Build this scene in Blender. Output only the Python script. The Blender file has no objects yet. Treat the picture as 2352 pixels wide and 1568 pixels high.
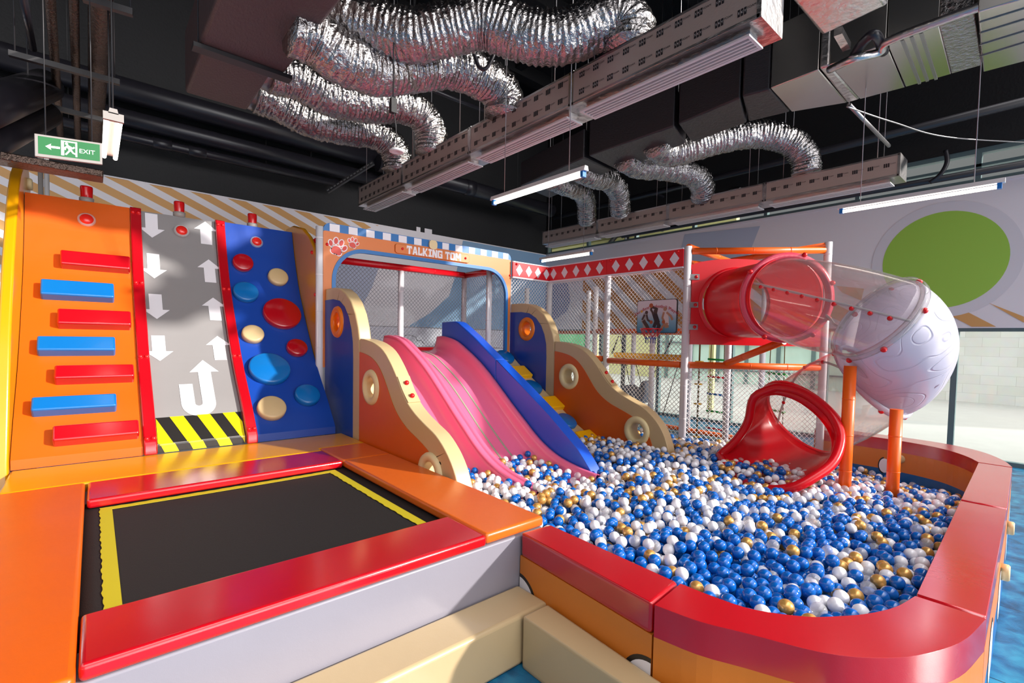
import bpy, bmesh, math, random
import numpy as np
from mathutils import Vector, Matrix, noise as mnoise
from mathutils.geometry import tessellate_polygon
random.seed(7); rng = np.random.default_rng(7)
SC = bpy.context.scene
COL = SC.collection
PI = math.pi

# ------------------------------------------------------------------ camera
FPX, CY, YAW, PITCH, ROLL, EYE = 1107.1, 823.5, math.radians(49.02), math.radians(2.356), math.radians(1.065), 1.65
_F = np.array([math.cos(YAW)*math.cos(PITCH), math.sin(YAW)*math.cos(PITCH), -math.sin(PITCH)])
_R0 = np.array([math.sin(YAW), -math.cos(YAW), 0.0]); _U0 = np.cross(_R0, _F)
_R = math.cos(ROLL)*_R0 + math.sin(ROLL)*_U0
_U = -math.sin(ROLL)*_R0 + math.cos(ROLL)*_U0
_C = np.array([0.0, 0.0, EYE])
def ray(u, v): return _F + (u-1176)/FPX*_R - (v-CY)/FPX*_U
def at(u, v, X=None, Y=None, Z=None, T=None):
    """measured point of the photograph placed on a known plane of the room"""
    d = ray(u, v)
    if T is not None: return _C + d*T
    i, val = (0, X) if X is not None else (1, Y) if Y is not None else (2, Z)
    return _C + d*((val-_C[i])/d[i])
cam_d = bpy.data.cameras.new('camera'); cam = bpy.data.objects.new('camera', cam_d); COL.objects.link(cam)
cam.matrix_world = Matrix(((_R[0], _U[0], -_F[0], 0), (_R[1], _U[1], -_F[1], 0), (_R[2], _U[2], -_F[2], EYE), (0, 0, 0, 1)))
cam_d.sensor_width = 36; cam_d.lens = 36*FPX/2352; cam_d.shift_y = (CY-784)/2352; cam_d.clip_start = 0.05
SC.camera = cam

# ------------------------------------------------------------------ materials
def lin(c):
    if isinstance(c, str): c = tuple(int(c[i:i+2], 16)/255 for i in (0, 2, 4))
    return tuple(x/12.92 if x <= 0.04045 else ((x+0.055)/1.055)**2.4 for x in c) + (1.0,)
MATS = {}
def mat(name, color, rough=0.4, metal=0.0, bump=0.0, bscale=20.0, stretch=None, var=0.0, vscale=3.0, coat=0.0, emit=None, estr=0.0, spec=None, fine=0.0):
    m = bpy.data.materials.new(name); m.use_nodes = True; MATS[name] = m
    nt = m.node_tree; b = nt.nodes['Principled BSDF']; L = nt.links.new
    c = lin(color); b.inputs['Base Color'].default_value = c
    b.inputs['Roughness'].default_value = rough; b.inputs['Metallic'].default_value = metal
    if coat: b.inputs['Coat Weight'].default_value = coat; b.inputs['Coat Roughness'].default_value = 0.15
    if spec is not None: b.inputs['Specular IOR Level'].default_value = spec
    if emit: b.inputs['Emission Color'].default_value = lin(emit); b.inputs['Emission Strength'].default_value = estr
    tc = nt.nodes.new('ShaderNodeTexCoord'); co = tc.outputs['Object']
    if stretch:
        mp = nt.nodes.new('ShaderNodeMapping'); mp.inputs['Scale'].default_value = stretch; L(co, mp.inputs['Vector']); co2 = mp.outputs['Vector']
    else: co2 = co
    if bump:
        n = nt.nodes.new('ShaderNodeTexNoise'); n.inputs['Scale'].default_value = bscale; n.inputs['Detail'].default_value = 4; L(co2, n.inputs['Vector'])
        bp = nt.nodes.new('ShaderNodeBump'); bp.inputs['Strength'].default_value = bump; bp.inputs['Distance'].default_value = 0.02
        L(n.outputs['Fac'], bp.inputs['Height']); L(bp.outputs['Normal'], b.inputs['Normal'])
        if fine:
            n2 = nt.nodes.new('ShaderNodeTexNoise'); n2.inputs['Scale'].default_value = 260; n2.inputs['Detail'].default_value = 2; L(co, n2.inputs['Vector'])
            bp2 = nt.nodes.new('ShaderNodeBump'); bp2.inputs['Strength'].default_value = fine; bp2.inputs['Distance'].default_value = 0.002
            L(n2.outputs['Fac'], bp2.inputs['Height']); L(bp.outputs['Normal'], bp2.inputs['Normal']); L(bp2.outputs['Normal'], b.inputs['Normal'])
    if var:
        n = nt.nodes.new('ShaderNodeTexNoise'); n.inputs['Scale'].default_value = vscale; n.inputs['Detail'].default_value = 5; L(co, n.inputs['Vector'])
        mx = nt.nodes.new('ShaderNodeMix'); mx.data_type = 'RGBA'
        mx.inputs[6].default_value = tuple(x*(1-var) for x in c[:3])+(1,); mx.inputs[7].default_value = tuple(min(1, x*(1+var)) for x in c[:3])+(1,)
        L(n.outputs['Fac'], mx.inputs[0]); L(mx.outputs[2], b.inputs['Base Color'])
    return m
def vinyl(name, c, rough=0.3, coat=0.2): return mat(name, c, rough, bump=0.14, bscale=5, fine=0.12, var=0.05, coat=coat)
V_ORANGE = vinyl('orange_vinyl', 'DA5C00', 0.42, 0.08); V_ORANGE2 = vinyl('light_orange_vinyl', 'D8641C'); V_RED = vinyl('red_vinyl', 'B40818', 0.22, 0.9)
V_NAVY = vinyl('navy_vinyl', '0A40A0', 0.42); V_BLUE = vinyl('mid_blue_vinyl', '0C6AB4', 0.25); V_YEL = vinyl('yellow_vinyl', 'DE9806', 0.28)
V_CREAM = vinyl('cream_vinyl', 'CFB486', 0.38); V_BEIGE = vinyl('beige_vinyl', 'BDA57E', 0.3); V_GREY = vinyl('pale_grey_vinyl', '87848F', 0.45)
V_ROAD = vinyl('road_grey_vinyl', '8E8B8B', 0.5); V_BLACK = vinyl('black_vinyl', '1E1B1A', 0.4); V_HAZ = vinyl('hazard_yellow_vinyl', 'E2D60C', 0.35)
V_WHITE = vinyl('white_vinyl', 'EDEBF0', 0.4); V_TAN = vinyl('tan_orange_vinyl', 'CC7420', 0.4); V_ROYAL = vinyl('royal_blue_vinyl', '0E54CC', 0.36); V_DKBLUE = vinyl('deep_blue_vinyl', '0C5A98', 0.4)
V_SQ = vinyl('sun_yellow_vinyl', 'F8B80C', 0.3)
P_PINK = mat('pink_fibreglass', 'EC7096', 0.22, bump=0.03, bscale=3, coat=0.3)
P_RED = mat('red_plastic', 'E01020', 0.25, bump=0.05, bscale=4, coat=0.2); P_REDDOT = mat('red_bolt_plastic', 'E0141A', 0.25)
P_ORPIPE = mat('orange_foam_tube', 'F26410', 0.35, bump=0.06, bscale=8); P_WHPIPE = mat('white_foam_post', 'E4E1E6', 0.35, bump=0.05, bscale=8)
P_ORANGE = mat('orange_plastic', 'F07A10', 0.3); P_BLUE = mat('blue_plastic', '0F6FBE', 0.3); P_WHITE = mat('white_plastic', 'EDEBEE', 0.3)
P_TT = mat('facade_orange', 'DC7C3A', 0.4, var=0.06); P_TTBLUE = mat('facade_blue', '1C6FB4', 0.35); P_PAW = mat('paw_red', 'DB4638', 0.4)
P_CREAM = mat('cream_plastic', 'E6D2A0', 0.4); P_BANRED = mat('banner_red', 'DC0C20', 0.4); P_TRIM = mat('white_trim', 'E2E0E8', 0.4)
P_DOME = mat('white_dome_plastic', 'E4E2F0', 0.25, bump=0.05, bscale=3, coat=0.3)
STRIPE = mat('grip_strip', '98A088', 0.6)
ROPE = mat('net_cord', 'EEEBEA', 0.7); ROPEDK = mat('black_rope', '2B2628', 0.8); ROPEY = mat('twisted_rope', '6B5A36', 0.85)
G_ROPE = mat('green_plastic', '18A848', 0.35); Y_PL = mat('yellow_plastic', 'EDB21C', 0.35)
MATBLK = mat('jump_mat_black', '141212', 0.75, bump=0.15, bscale=200, var=0.12, vscale=2); MATYEL = mat('edge_webbing', 'C0AE1A', 0.65)
BLK = mat('black_paint', '0F0E11', 0.65, var=0.2, vscale=1.5, bump=0.2, bscale=30); BLKGL = mat('black_pipe', '26242A', 0.33, bump=0.05, bscale=4)
BLKINS = mat('black_insulation', '2A272B', 0.38, bump=0.35, bscale=30, stretch=(1, 1, 5)); PLEN = mat('dark_wrapped_duct', '503F40', 0.5, bump=0.35, bscale=24, stretch=(3, 1, 1))
FOIL = mat('crumpled_foil', 'A8A4A4', 0.2, metal=1.0, bump=1.0, bscale=26); FOILP = mat('plain_foil', 'C6C2C2', 0.28, metal=1.0, bump=0.35, bscale=16)
SHEET = mat('galvanised_sheet', 'C4C0BC', 0.22, metal=1.0, bump=0.05, bscale=3); BROWNFOIL = mat('brown_foil_wrap', '5E4E46', 0.3, metal=0.9, bump=0.8, bscale=40)
CARD = mat('duct_board', 'B3A49C', 0.42, metal=0.35, bump=0.08, bscale=60); PRINT = mat('black_print', '17151A', 0.6); ALU = mat('white_aluminium', 'D8D4D4', 0.35)
GRL = mat('grille_slot_dark', '6E6A68', 0.5); STEEL = mat('zinc_steel', '9A989A', 0.35, metal=0.9); BLKSTEEL = mat('black_steel', '2C2A2C', 0.45)
TUBE = mat('lit_tube', 'FFFFFF', 0.4, emit='FFF6E8', estr=7.0); GREENS = mat('exit_green', '06682F', 0.4, emit='0E8A45', estr=0.08); SIGNW = mat('sign_white', 'F4F4F2', 0.4, emit='FFFFFF', estr=0.2)
LAMPRED = mat('beacon_red_lens', 'D01014', 0.12, coat=0.5); BTN = mat('button_red', 'EE2A20', 0.15, coat=0.5); GREYPL = mat('grey_plastic', '9A938E', 0.4)
W_WHITE = mat('mural_white', 'F2ECF0', 0.55); W_TAN = mat('mural_tan', 'E0A866', 0.55); W_LILAC = mat('mural_lilac', 'B4BCD2', 0.55); W_BLUE = mat('mural_blue', '8CB0D2', 0.55)
W_GREYBLUE = mat('mural_grey_blue', 'C0CADE', 0.55); W_GREEN = mat('mural_green', 'A2D04E', 0.55); W_RING = mat('mural_ring', 'E4E0E6', 0.55); W_LOW = mat('mural_lower_white', 'DEDBE6', 0.55); W_LINE = mat('mural_line', '3A3840', 0.6); W_BRN = mat('mural_ochre', 'D28A44', 0.55); W_SLATE = mat('mural_slate', 'A4ACCC', 0.55)
FRAME = mat('grey_green_frame', '62787A', 0.4); FR_DK = mat('dark_frame', '3A4648', 0.4); OUTCONC = mat('pale_pavement', 'A09E9A', 0.8, var=0.08)
LOUV = mat('louvre_yellow', 'C8C48A', 0.5); PALEGR = mat('pale_green_glazing', 'CFE8DE', 0.3, var=0.1); PALEYEL = mat('pale_yellow_render', 'D8D49A', 0.7, var=0.1); GRN = mat('green_panel', '6CC08A', 0.5); GREYTOY = mat('grey_toy', '7C8490', 0.5)
def ball_mat(name, c, rough=0.16, metal=0.0): return mat(name, c, rough, metal, coat=0.3)
B_BLUE = ball_mat('ball_blue', '0660B8'); B_WHITE = ball_mat('ball_white', 'E9E7EC'); B_GOLD = ball_mat('ball_gold', 'D8A458', 0.3, 0.45)
def clear(name, tint, rough=0.05, body='FFFFFF', bodymix=0.02, base=0.02, graze=0.35):
    """thin clear plastic: see-through, mirror-like only at grazing angles"""
    m = bpy.data.materials.new(name); m.use_nodes = True; nt = m.node_tree; nt.nodes.clear(); L = nt.links.new
    o = nt.nodes.new('ShaderNodeOutputMaterial'); t = nt.nodes.new('ShaderNodeBsdfTransparent'); t.inputs['Color'].default_value = lin(tint)
    g = nt.nodes.new('ShaderNodeBsdfGlossy'); g.inputs['Roughness'].default_value = rough
    d = nt.nodes.new('ShaderNodeBsdfDiffuse'); d.inputs['Color'].default_value = lin(body)
    f = nt.nodes.new('ShaderNodeLayerWeight'); f.inputs['Blend'].default_value = 0.5
    pw = nt.nodes.new('ShaderNodeMath'); pw.operation = 'POWER'; pw.inputs[1].default_value = 4.0; L(f.outputs['Facing'], pw.inputs[0])
    ad = nt.nodes.new('ShaderNodeMath'); ad.operation = 'MULTIPLY_ADD'; ad.inputs[1].default_value = graze; ad.inputs[2].default_value = base; L(pw.outputs[0], ad.inputs[0])
    m1 = nt.nodes.new('ShaderNodeMixShader'); m1.inputs[0].default_value = bodymix; L(t.outputs[0], m1.inputs[1]); L(d.outputs[0], m1.inputs[2])
    m2 = nt.nodes.new('ShaderNodeMixShader'); L(ad.outputs[0], m2.inputs[0]); L(m1.outputs[0], m2.inputs[1]); L(g.outputs[0], m2.inputs[2]); L(m2.outputs[0], o.inputs[0])
    MATS[name] = m; return m
GLASS = clear('window_glass', 'F8FCFA', 0.02, bodymix=0.01, base=0.015, graze=0.25); ACRYL = clear('clear_tube_plastic', 'F8F5F4', 0.07, bodymix=0.08, base=0.06, graze=0.7); B_CLEAR = clear('ball_clear', 'F8F6FA', 0.1, bodymix=0.22, base=0.04, graze=0.4)
BTNCLR = clear('clear_ring', 'FFFFFF', 0.1, bodymix=0.3)
def floor_mat():
    m = mat('blue_marbled_floor', '1C7CA8', 0.32); nt = m.node_tree; b = nt.nodes['Principled BSDF']; L = nt.links.new
    tc = nt.nodes.new('ShaderNodeTexCoord'); n = nt.nodes.new('ShaderNodeTexNoise'); n.inputs['Scale'].default_value = 7.0; n.inputs['Detail'].default_value = 10; n.inputs['Distortion'].default_value = 0.5
    L(tc.outputs['Object'], n.inputs['Vector'])
    r = nt.nodes.new('ShaderNodeValToRGB'); L(n.outputs['Fac'], r.inputs[0]); e = r.color_ramp.elements
    e[0].position = 0.36; e[0].color = lin('0A4366'); e[1].position = 0.68; e[1].color = lin('2E86A6')
    x = e.new(0.5); x.color = lin('14608A')
    br = nt.nodes.new('ShaderNodeTexBrick'); br.offset = 0; br.inputs['Scale'].default_value = 1; br.inputs['Brick Width'].default_value = 1.0; br.inputs['Row Height'].default_value = 1.0; br.inputs['Mortar Size'].default_value = 0.004
    L(tc.outputs['Object'], br.inputs['Vector'])
    mx = nt.nodes.new('ShaderNodeMix'); mx.data_type = 'RGBA'; L(br.outputs['Fac'], mx.inputs[0]); L(r.outputs[0], mx.inputs[6]); mx.inputs[7].default_value = lin('08304A'); L(mx.outputs[2], b.inputs['Base Color'])
    n2 = nt.nodes.new('ShaderNodeTexNoise'); n2.inputs['Scale'].default_value = 150; L(tc.outputs['Object'], n2.inputs['Vector'])
    bp = nt.nodes.new('ShaderNodeBump'); bp.inputs['Strength'].default_value = 0.3; bp.inputs['Distance'].default_value = 0.004; L(n2.outputs['Fac'], bp.inputs['Height']); L(bp.outputs[0], b.inputs['Normal'])
    return m
FLOOR = floor_mat()
def stone_mat():
    m = mat('stone_cladding', 'DAD6C8', 0.7); nt = m.node_tree; b = nt.nodes['Principled BSDF']; L = nt.links.new
    tc = nt.nodes.new('ShaderNodeTexCoord'); mp = nt.nodes.new('ShaderNodeMapping'); mp.inputs['Rotation'].default_value = (PI/2, 0, PI/2); L(tc.outputs['Object'], mp.inputs['Vector'])
    sp = nt.nodes.new('ShaderNodeSeparateXYZ'); cb = nt.nodes.new('ShaderNodeCombineXYZ'); L(tc.outputs['Object'], sp.inputs[0]); L(sp.outputs['Y'], cb.inputs['X']); L(sp.outputs['Z'], cb.inputs['Y'])
    br = nt.nodes.new('ShaderNodeTexBrick'); br.inputs['Scale'].default_value = 1; br.inputs['Brick Width'].default_value = 0.75; br.inputs['Row Height'].default_value = 0.28; br.inputs['Mortar Size'].default_value = 0.003
    br.inputs['Color1'].default_value = lin('EFEEEC'); br.inputs['Color2'].default_value = lin('DEDCD6'); br.inputs['Mortar'].default_value = lin('C4C2BC'); br.inputs['Bias'].default_value = -0.2
    L(cb.outputs[0], br.inputs['Vector'])
    n = nt.nodes.new('ShaderNodeTexNoise'); n.inputs['Scale'].default_value = 5; n.inputs['Detail'].default_value = 8; L(tc.outputs['Object'], n.inputs['Vector'])
    mx = nt.nodes.new('ShaderNodeMix'); mx.data_type = 'RGBA'; mx.blend_type = 'MULTIPLY'; mx.inputs[0].default_value = 0.35; L(br.outputs['Color'], mx.inputs[6]); L(n.outputs['Color'], mx.inputs[7])
    mx.inputs[0].default_value = 0.15
    L(mx.outputs[2], b.inputs['Base Color']); return m
STONE = stone_mat()
def translucent(m, amount, c):    # thin moulded plastic lets some light through
    nt = m.node_tree; L = nt.links.new; b = nt.nodes['Principled BSDF']; o = [n for n in nt.nodes if n.type == 'OUTPUT_MATERIAL'][0]
    t = nt.nodes.new('ShaderNodeBsdfTranslucent'); t.inputs['Color'].default_value = lin(c); mx = nt.nodes.new('ShaderNodeMixShader'); mx.inputs[0].default_value = amount
    L(b.outputs[0], mx.inputs[1]); L(t.outputs[0], mx.inputs[2]); L(mx.outputs[0], o.inputs[0]); return m
def grain(m):
    nt = m.node_tree; L = nt.links.new; b = nt.nodes['Principled BSDF']; tc = nt.nodes.new('ShaderNodeTexCoord'); n = nt.nodes.new('ShaderNodeTexNoise'); n.inputs['Scale'].default_value = 1.9; n.inputs['Detail'].default_value = 0.5; L(tc.outputs['Object'], n.inputs['Vector'])
    mu = nt.nodes.new('ShaderNodeMath'); mu.operation = 'MULTIPLY'; mu.inputs[1].default_value = 16.0; L(n.outputs['Fac'], mu.inputs[0]); fr = nt.nodes.new('ShaderNodeMath'); fr.operation = 'PINGPONG'; fr.inputs[1].default_value = 0.5; L(mu.outputs[0], fr.inputs[0])
    rp = nt.nodes.new('ShaderNodeMapRange'); rp.interpolation_type = 'SMOOTHSTEP'; rp.inputs[1].default_value = 0.0; rp.inputs[2].default_value = 0.09; L(fr.outputs[0], rp.inputs[0])
    bp = nt.nodes.new('ShaderNodeBump'); bp.inputs['Strength'].default_value = 0.55; bp.inputs['Distance'].default_value = 0.012; L(rp.outputs[0], bp.inputs['Height']); L(bp.outputs[0], b.inputs['Normal'])
grain(P_DOME)
translucent(P_DOME, 0.35, 'F0EEF8'); P_TUBERED = translucent(mat('thin_red_plastic', 'E41424', 0.25, bump=0.05, bscale=4, coat=0.2), 0.35, 'F02030')
def board_mat():   # printed sky of the basketball board: white at the top to blue at the bottom, as the print has it
    m = mat('board_print', 'C8D4DC', 0.35); nt = m.node_tree; b = nt.nodes['Principled BSDF']; L = nt.links.new
    tc = nt.nodes.new('ShaderNodeTexCoord'); sp = nt.nodes.new('ShaderNodeSeparateXYZ'); L(tc.outputs['Generated'], sp.inputs[0])
    r = nt.nodes.new('ShaderNodeValToRGB'); L(sp.outputs['Z'], r.inputs[0]); e = r.color_ramp.elements
    e[0].color = lin('2E86A8'); e[1].color = lin('DCD6DC'); e[1].position = 0.75; x = e.new(0.35); x.color = lin('7FB2C8'); L(r.outputs[0], b.inputs['Base Color']); return m
BOARD = board_mat()

# ------------------------------------------------------------------ mesh builder
def nrm(v): v = np.asarray(v, float); return v/np.linalg.norm(v)
class MB:
    def __init__(s): s.v = []; s.f = []; s.m = []; s.sm = []
    def add(s, vs, fs, mi=0, sm=False):
        o = len(s.v); s.v.extend([tuple(map(float, p)) for p in vs])
        for f in fs: s.f.append(tuple(o+i for i in f)); s.m.append(mi); s.sm.append(sm)
    def box(s, a, b, mi=0):
        (x0, y0, z0), (x1, y1, z1) = a, b
        s.add([(x0,y0,z0),(x1,y0,z0),(x1,y1,z0),(x0,y1,z0),(x0,y0,z1),(x1,y0,z1),(x1,y1,z1),(x0,y1,z1)], [(0,3,2,1),(4,5,6,7),(0,1,5,4),(1,2,6,5),(2,3,7,6),(3,0,4,7)], mi)
    def hexa(s, lo, hi, mi=0):   # prism between two polygons with equal counts
        n = len(lo); s.add(list(lo)+list(hi), [tuple(reversed(range(n))), tuple(range(n, 2*n))]+[(i, (i+1) % n, n+(i+1) % n, n+i) for i in range(n)], mi)
    def bar(s, a, b, w, h=None, mi=0, up=(0, 0, 1)):
        a, b = np.array(a, float), np.array(b, float); d = nrm(b-a); h = h or w
        up = np.array(up, float)
        if abs(d@nrm(up)) > 0.98: up = np.array((1.0, 0, 0))
        x = nrm(np.cross(d, up)); y = np.cross(x, d); q = [(-1,-1),(1,-1),(1,1),(-1,1)]
        s.hexa([a+x*i*w/2+y*j*h/2 for i, j in q], [b+x*i*w/2+y*j*h/2 for i, j in q], mi)
    def prism(s, outline, axis, a0, a1, holes=(), mi=0, mi_side=None):
        P = {'X': lambda p, t: (t, p[0], p[1]), 'Y': lambda p, t: (p[0], t, p[1]), 'Z': lambda p, t: (p[0], p[1], t)}[axis]
        loops = [list(outline)]+[list(h) for h in holes]
        tri = tessellate_polygon([[Vector((p[0], p[1], 0)) for p in l] for l in loops]); flat = [p for l in loops for p in l]; n = len(flat)
        s.add([P(p, a0) for p in flat]+[P(p, a1) for p in flat], [t for t in tri]+[tuple(n+i for i in reversed(t)) for t in tri], mi)
        o = 0; ms = mi if mi_side is None else mi_side
        for l in loops:
            k = len(l); s.add([P(p, a0) for p in l]+[P(p, a1) for p in l], [(i, (i+1) % k, k+(i+1) % k, k+i) for i in range(k)], ms)
    def poly(s, pts, mi=0): s.add(pts, [tuple(range(len(pts)))], mi)
    def tube(s, path, r, n=12, mi=0, caps=True, closed=False, sm=True, a0=0.0):
        path = [np.array(p, float) for p in path]; k = len(path); rs = r if hasattr(r, '__len__') else [r]*k
        d0 = nrm(path[1]-path[0]); up = np.array((0, 0, 1.0)) if abs(d0[2]) < 0.9 else np.array((1.0, 0, 0))
        x = nrm(np.cross(d0, up)); vs = []
        for i, p in enumerate(path):
            t = path[min(i+1, k-1)]-path[max(i-1, 0)] if not closed else path[(i+1) % k]-path[i-1]
            t = nrm(t); x = nrm(x-t*(x@t)); y = np.cross(t, x)
            rr = rs[i]
            for j in range(n):
                a = a0+2*PI*j/n; q = rr if not hasattr(rr, '__len__') else rr[j]
                vs.append(p+(x*math.cos(a)+y*math.sin(a))*q)
        fs = []; kk = k if closed else k-1
        for i in range(kk):
            for j in range(n): fs.append((i*n+j, i*n+(j+1) % n, ((i+1) % k)*n+(j+1) % n, ((i+1) % k)*n+j))
        s.add(vs, fs, mi, sm)
        if caps and not closed: s.add(vs[:n], [tuple(reversed(range(n)))], mi); s.add(vs[-n:], [tuple(range(n))], mi)
    def lathe(s, prof, c, axis, n=24, mi=0, sm=True):
        axis = nrm(axis); up = np.array((0, 0, 1.0)) if abs(axis[2]) < 0.9 else np.array((1.0, 0, 0)); x = nrm(np.cross(axis, up)); y = np.cross(axis, x); c = np.array(c, float); k = len(prof); vs = []
        for r, h in prof:
            for j in range(n): a = 2*PI*j/n; vs.append(c+axis*h+(x*math.cos(a)+y*math.sin(a))*max(r, 1e-5))
        s.add(vs, [(i*n+j, i*n+(j+1) % n, (i+1)*n+(j+1) % n, (i+1)*n+j) for i in range(k-1) for j in range(n)], mi, sm)
    def ball(s, c, r, n=10, mi=0, sc=(1, 1, 1)):
        k = n//2+1; vs = []; c = np.array(c, float)
        for i in range(k+1):
            th = PI*i/k
            for j in range(n): a = 2*PI*j/n; vs.append(c+np.array((math.sin(th)*math.cos(a)*sc[0], math.sin(th)*math.sin(a)*sc[1], math.cos(th)*sc[2]))*r)
        s.add(vs, [(i*n+j, (i+1)*n+j, (i+1)*n+(j+1) % n, i*n+(j+1) % n) for i in range(k) for j in range(n)], mi, True)
    def text(s, txt, o, ex, ey, size, mi=0, depth=0.0, bold=0.0, align='CENTER', arc=None):
        vs, fs = text_geom(txt, size, bold, align); o, ex, ey = np.array(o, float), nrm(ex), nrm(ey); ez = np.cross(ex, ey); P = []
        for x, y in vs:
            if arc: y = y-x*x/(2*arc)
            P.append(o+ex*x+ey*y+ez*depth)
        s.add(P, fs, mi)
    def build(s, name, mats, parent=None, bevel=0, seg=3, solid=0, sub=0, smooth=None, loc=None, autosm=None, merge=True):
        me = bpy.data.meshes.new(name); vs = np.array(s.v)
        if loc is None:
            if parent is None: loc = ((vs[:, 0].min()+vs[:, 0].max())/2, (vs[:, 1].min()+vs[:, 1].max())/2, vs[:, 2].min())
            else: loc = wloc(parent)
        base = np.array(loc, float); me.from_pydata([tuple(p-base) for p in vs], [], s.f)
        for m in (mats if isinstance(mats, (list, tuple)) else [mats]): me.materials.append(m)
        me.polygons.foreach_set('material_index', s.m); me.polygons.foreach_set('use_smooth', [True]*len(s.f) if (smooth or bevel) else s.sm)
        bm = bmesh.new(); bm.from_mesh(me)
        if merge: bmesh.ops.remove_doubles(bm, verts=bm.verts, dist=1e-5)
        bmesh.ops.recalc_face_normals(bm, faces=bm.faces); bm.to_mesh(me); bm.free()
        if (smooth and autosm is None) or bevel: me.set_sharp_from_angle(angle=math.radians(40))
        o = bpy.data.objects.new(name, me); COL.objects.link(o)
        if parent is not None: o.parent = parent; o.location = base-np.array(wloc(parent))
        else: o.location = base
        if solid: md = o.modifiers.new('thickness', 'SOLIDIFY'); md.thickness = solid; md.offset = 0
        if bevel:
            md = o.modifiers.new('bevel', 'BEVEL'); md.width = bevel; md.segments = seg; md.limit_method = 'ANGLE'; md.angle_limit = math.radians(38); md.harden_normals = False
        if sub: md = o.modifiers.new('sub', 'SUBSURF'); md.levels = sub; md.render_levels = sub
        return o
def wloc(o):
    l = np.array(o.location, float)
    while o.parent is not None: o = o.parent; l = l+np.array(o.location, float)
    return l
_tc = {}
def text_geom(txt, size, bold=0.0, align='CENTER'):
    k = (txt, size, bold, align)
    if k in _tc: return _tc[k]
    c = bpy.data.curves.new('t', 'FONT'); c.body = txt; c.size = size; c.align_x = align; c.align_y = 'CENTER'; c.offset = bold; c.resolution_u = 3; c.fill_mode = 'FRONT'
    o = bpy.data.objects.new('t', c); COL.objects.link(o); dg = bpy.context.evaluated_depsgraph_get(); me = o.evaluated_get(dg).to_mesh()
    r = ([(v.co.x, v.co.y) for v in me.vertices], [tuple(p.vertices) for p in me.polygons])
    o.evaluated_get(dg).to_mesh_clear(); bpy.data.objects.remove(o); bpy.data.curves.remove(c); _tc[k] = r; return r
def tag(o, label, cat, group=None, kind=None):
    o['label'] = label; o['category'] = cat
    if group: o['group'] = group
    if kind: o['kind'] = kind
    return o
def thing(name, label, cat, loc=(0, 0, 0), group=None):
    o = bpy.data.objects.new(name, None); COL.objects.link(o); o.location = loc; o.empty_display_size = 0.1; return tag(o, label, cat, group)
def struct(o): o['kind'] = 'structure'; return o
def dup(o, loc=None, parent=None, label=None):
    c = o.copy(); COL.objects.link(c)
    if parent is not None: c.parent = parent
    if loc is not None: c.location = loc
    if label: c['label'] = label
    for ch in o.children: dup(ch, parent=c)
    return c
def smoothpath(pts, n=40):
    P = [np.array(p, float) for p in pts]; P = [2*P[0]-P[1]]+P+[2*P[-1]-P[-2]]; out = []
    segs = len(P)-3
    for i in range(segs):
        a, b, c, d = P[i:i+4]; k = max(2, n//segs)
        for j in range(k):
            t = j/k; out.append(0.5*((2*b)+(c-a)*t+(2*a-5*b+4*c-d)*t*t+(3*b-a-3*c+d)*t**3))
    out.append(P[-2]); return out
def resample(path, step):
    path = np.array(path); L = np.concatenate([[0], np.cumsum(np.linalg.norm(np.diff(path, axis=0), axis=1))]); n = max(3, int(L[-1]/step)); t = np.linspace(0, L[-1], n)
    return np.stack([np.interp(t, L, path[:, i]) for i in range(3)], 1)
def circ(cx, cy, r, n=32, a0=0, a1=2*PI, full=True): return [(cx+r*math.cos(a0+(a1-a0)*i/(n if full else n-1)), cy+r*math.sin(a0+(a1-a0)*i/(n if full else n-1))) for i in range(n)]
def clip(poly, axis, val, keep_less):   # clip a 2-D polygon by a line
    out = []; k = len(poly)
    for i in range(k):
        a, b = poly[i], poly[(i+1) % k]; ia = (a[axis] <= val) == keep_less; ib = (b[axis] <= val) == keep_less
        if ia: out.append(a)
        if ia != ib: t = (val-a[axis])/(b[axis]-a[axis]); out.append((a[0]+(b[0]-a[0])*t, a[1]+(b[1]-a[1])*t))
    return out
# ------------------------------------------------------------------ the setting
WX, WY, ZB, ZT, CEIL = 9.6, 9.7, 1.93, 4.0, 8.0
m = MB(); m.box((-5, -6, -0.1), (WX+0.15, WY+0.1, 0)); struct(m.build('floor', FLOOR))
m = MB(); m.box((-5, -0.9, CEIL), (WX+0.4, WY+0.1, CEIL+0.15))
for y in (0.6, 2.6, 4.6, 6.6, 8.6): m.box((-5, y-0.12, CEIL-0.3), (WX, y+0.12, CEIL))
for x in (-2, 1.0, 4.2, 7.4): m.box((x-0.1, -0.9, CEIL-0.22), (x+0.1, WY, CEIL))
struct(m.build('ceiling', BLK))
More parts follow.
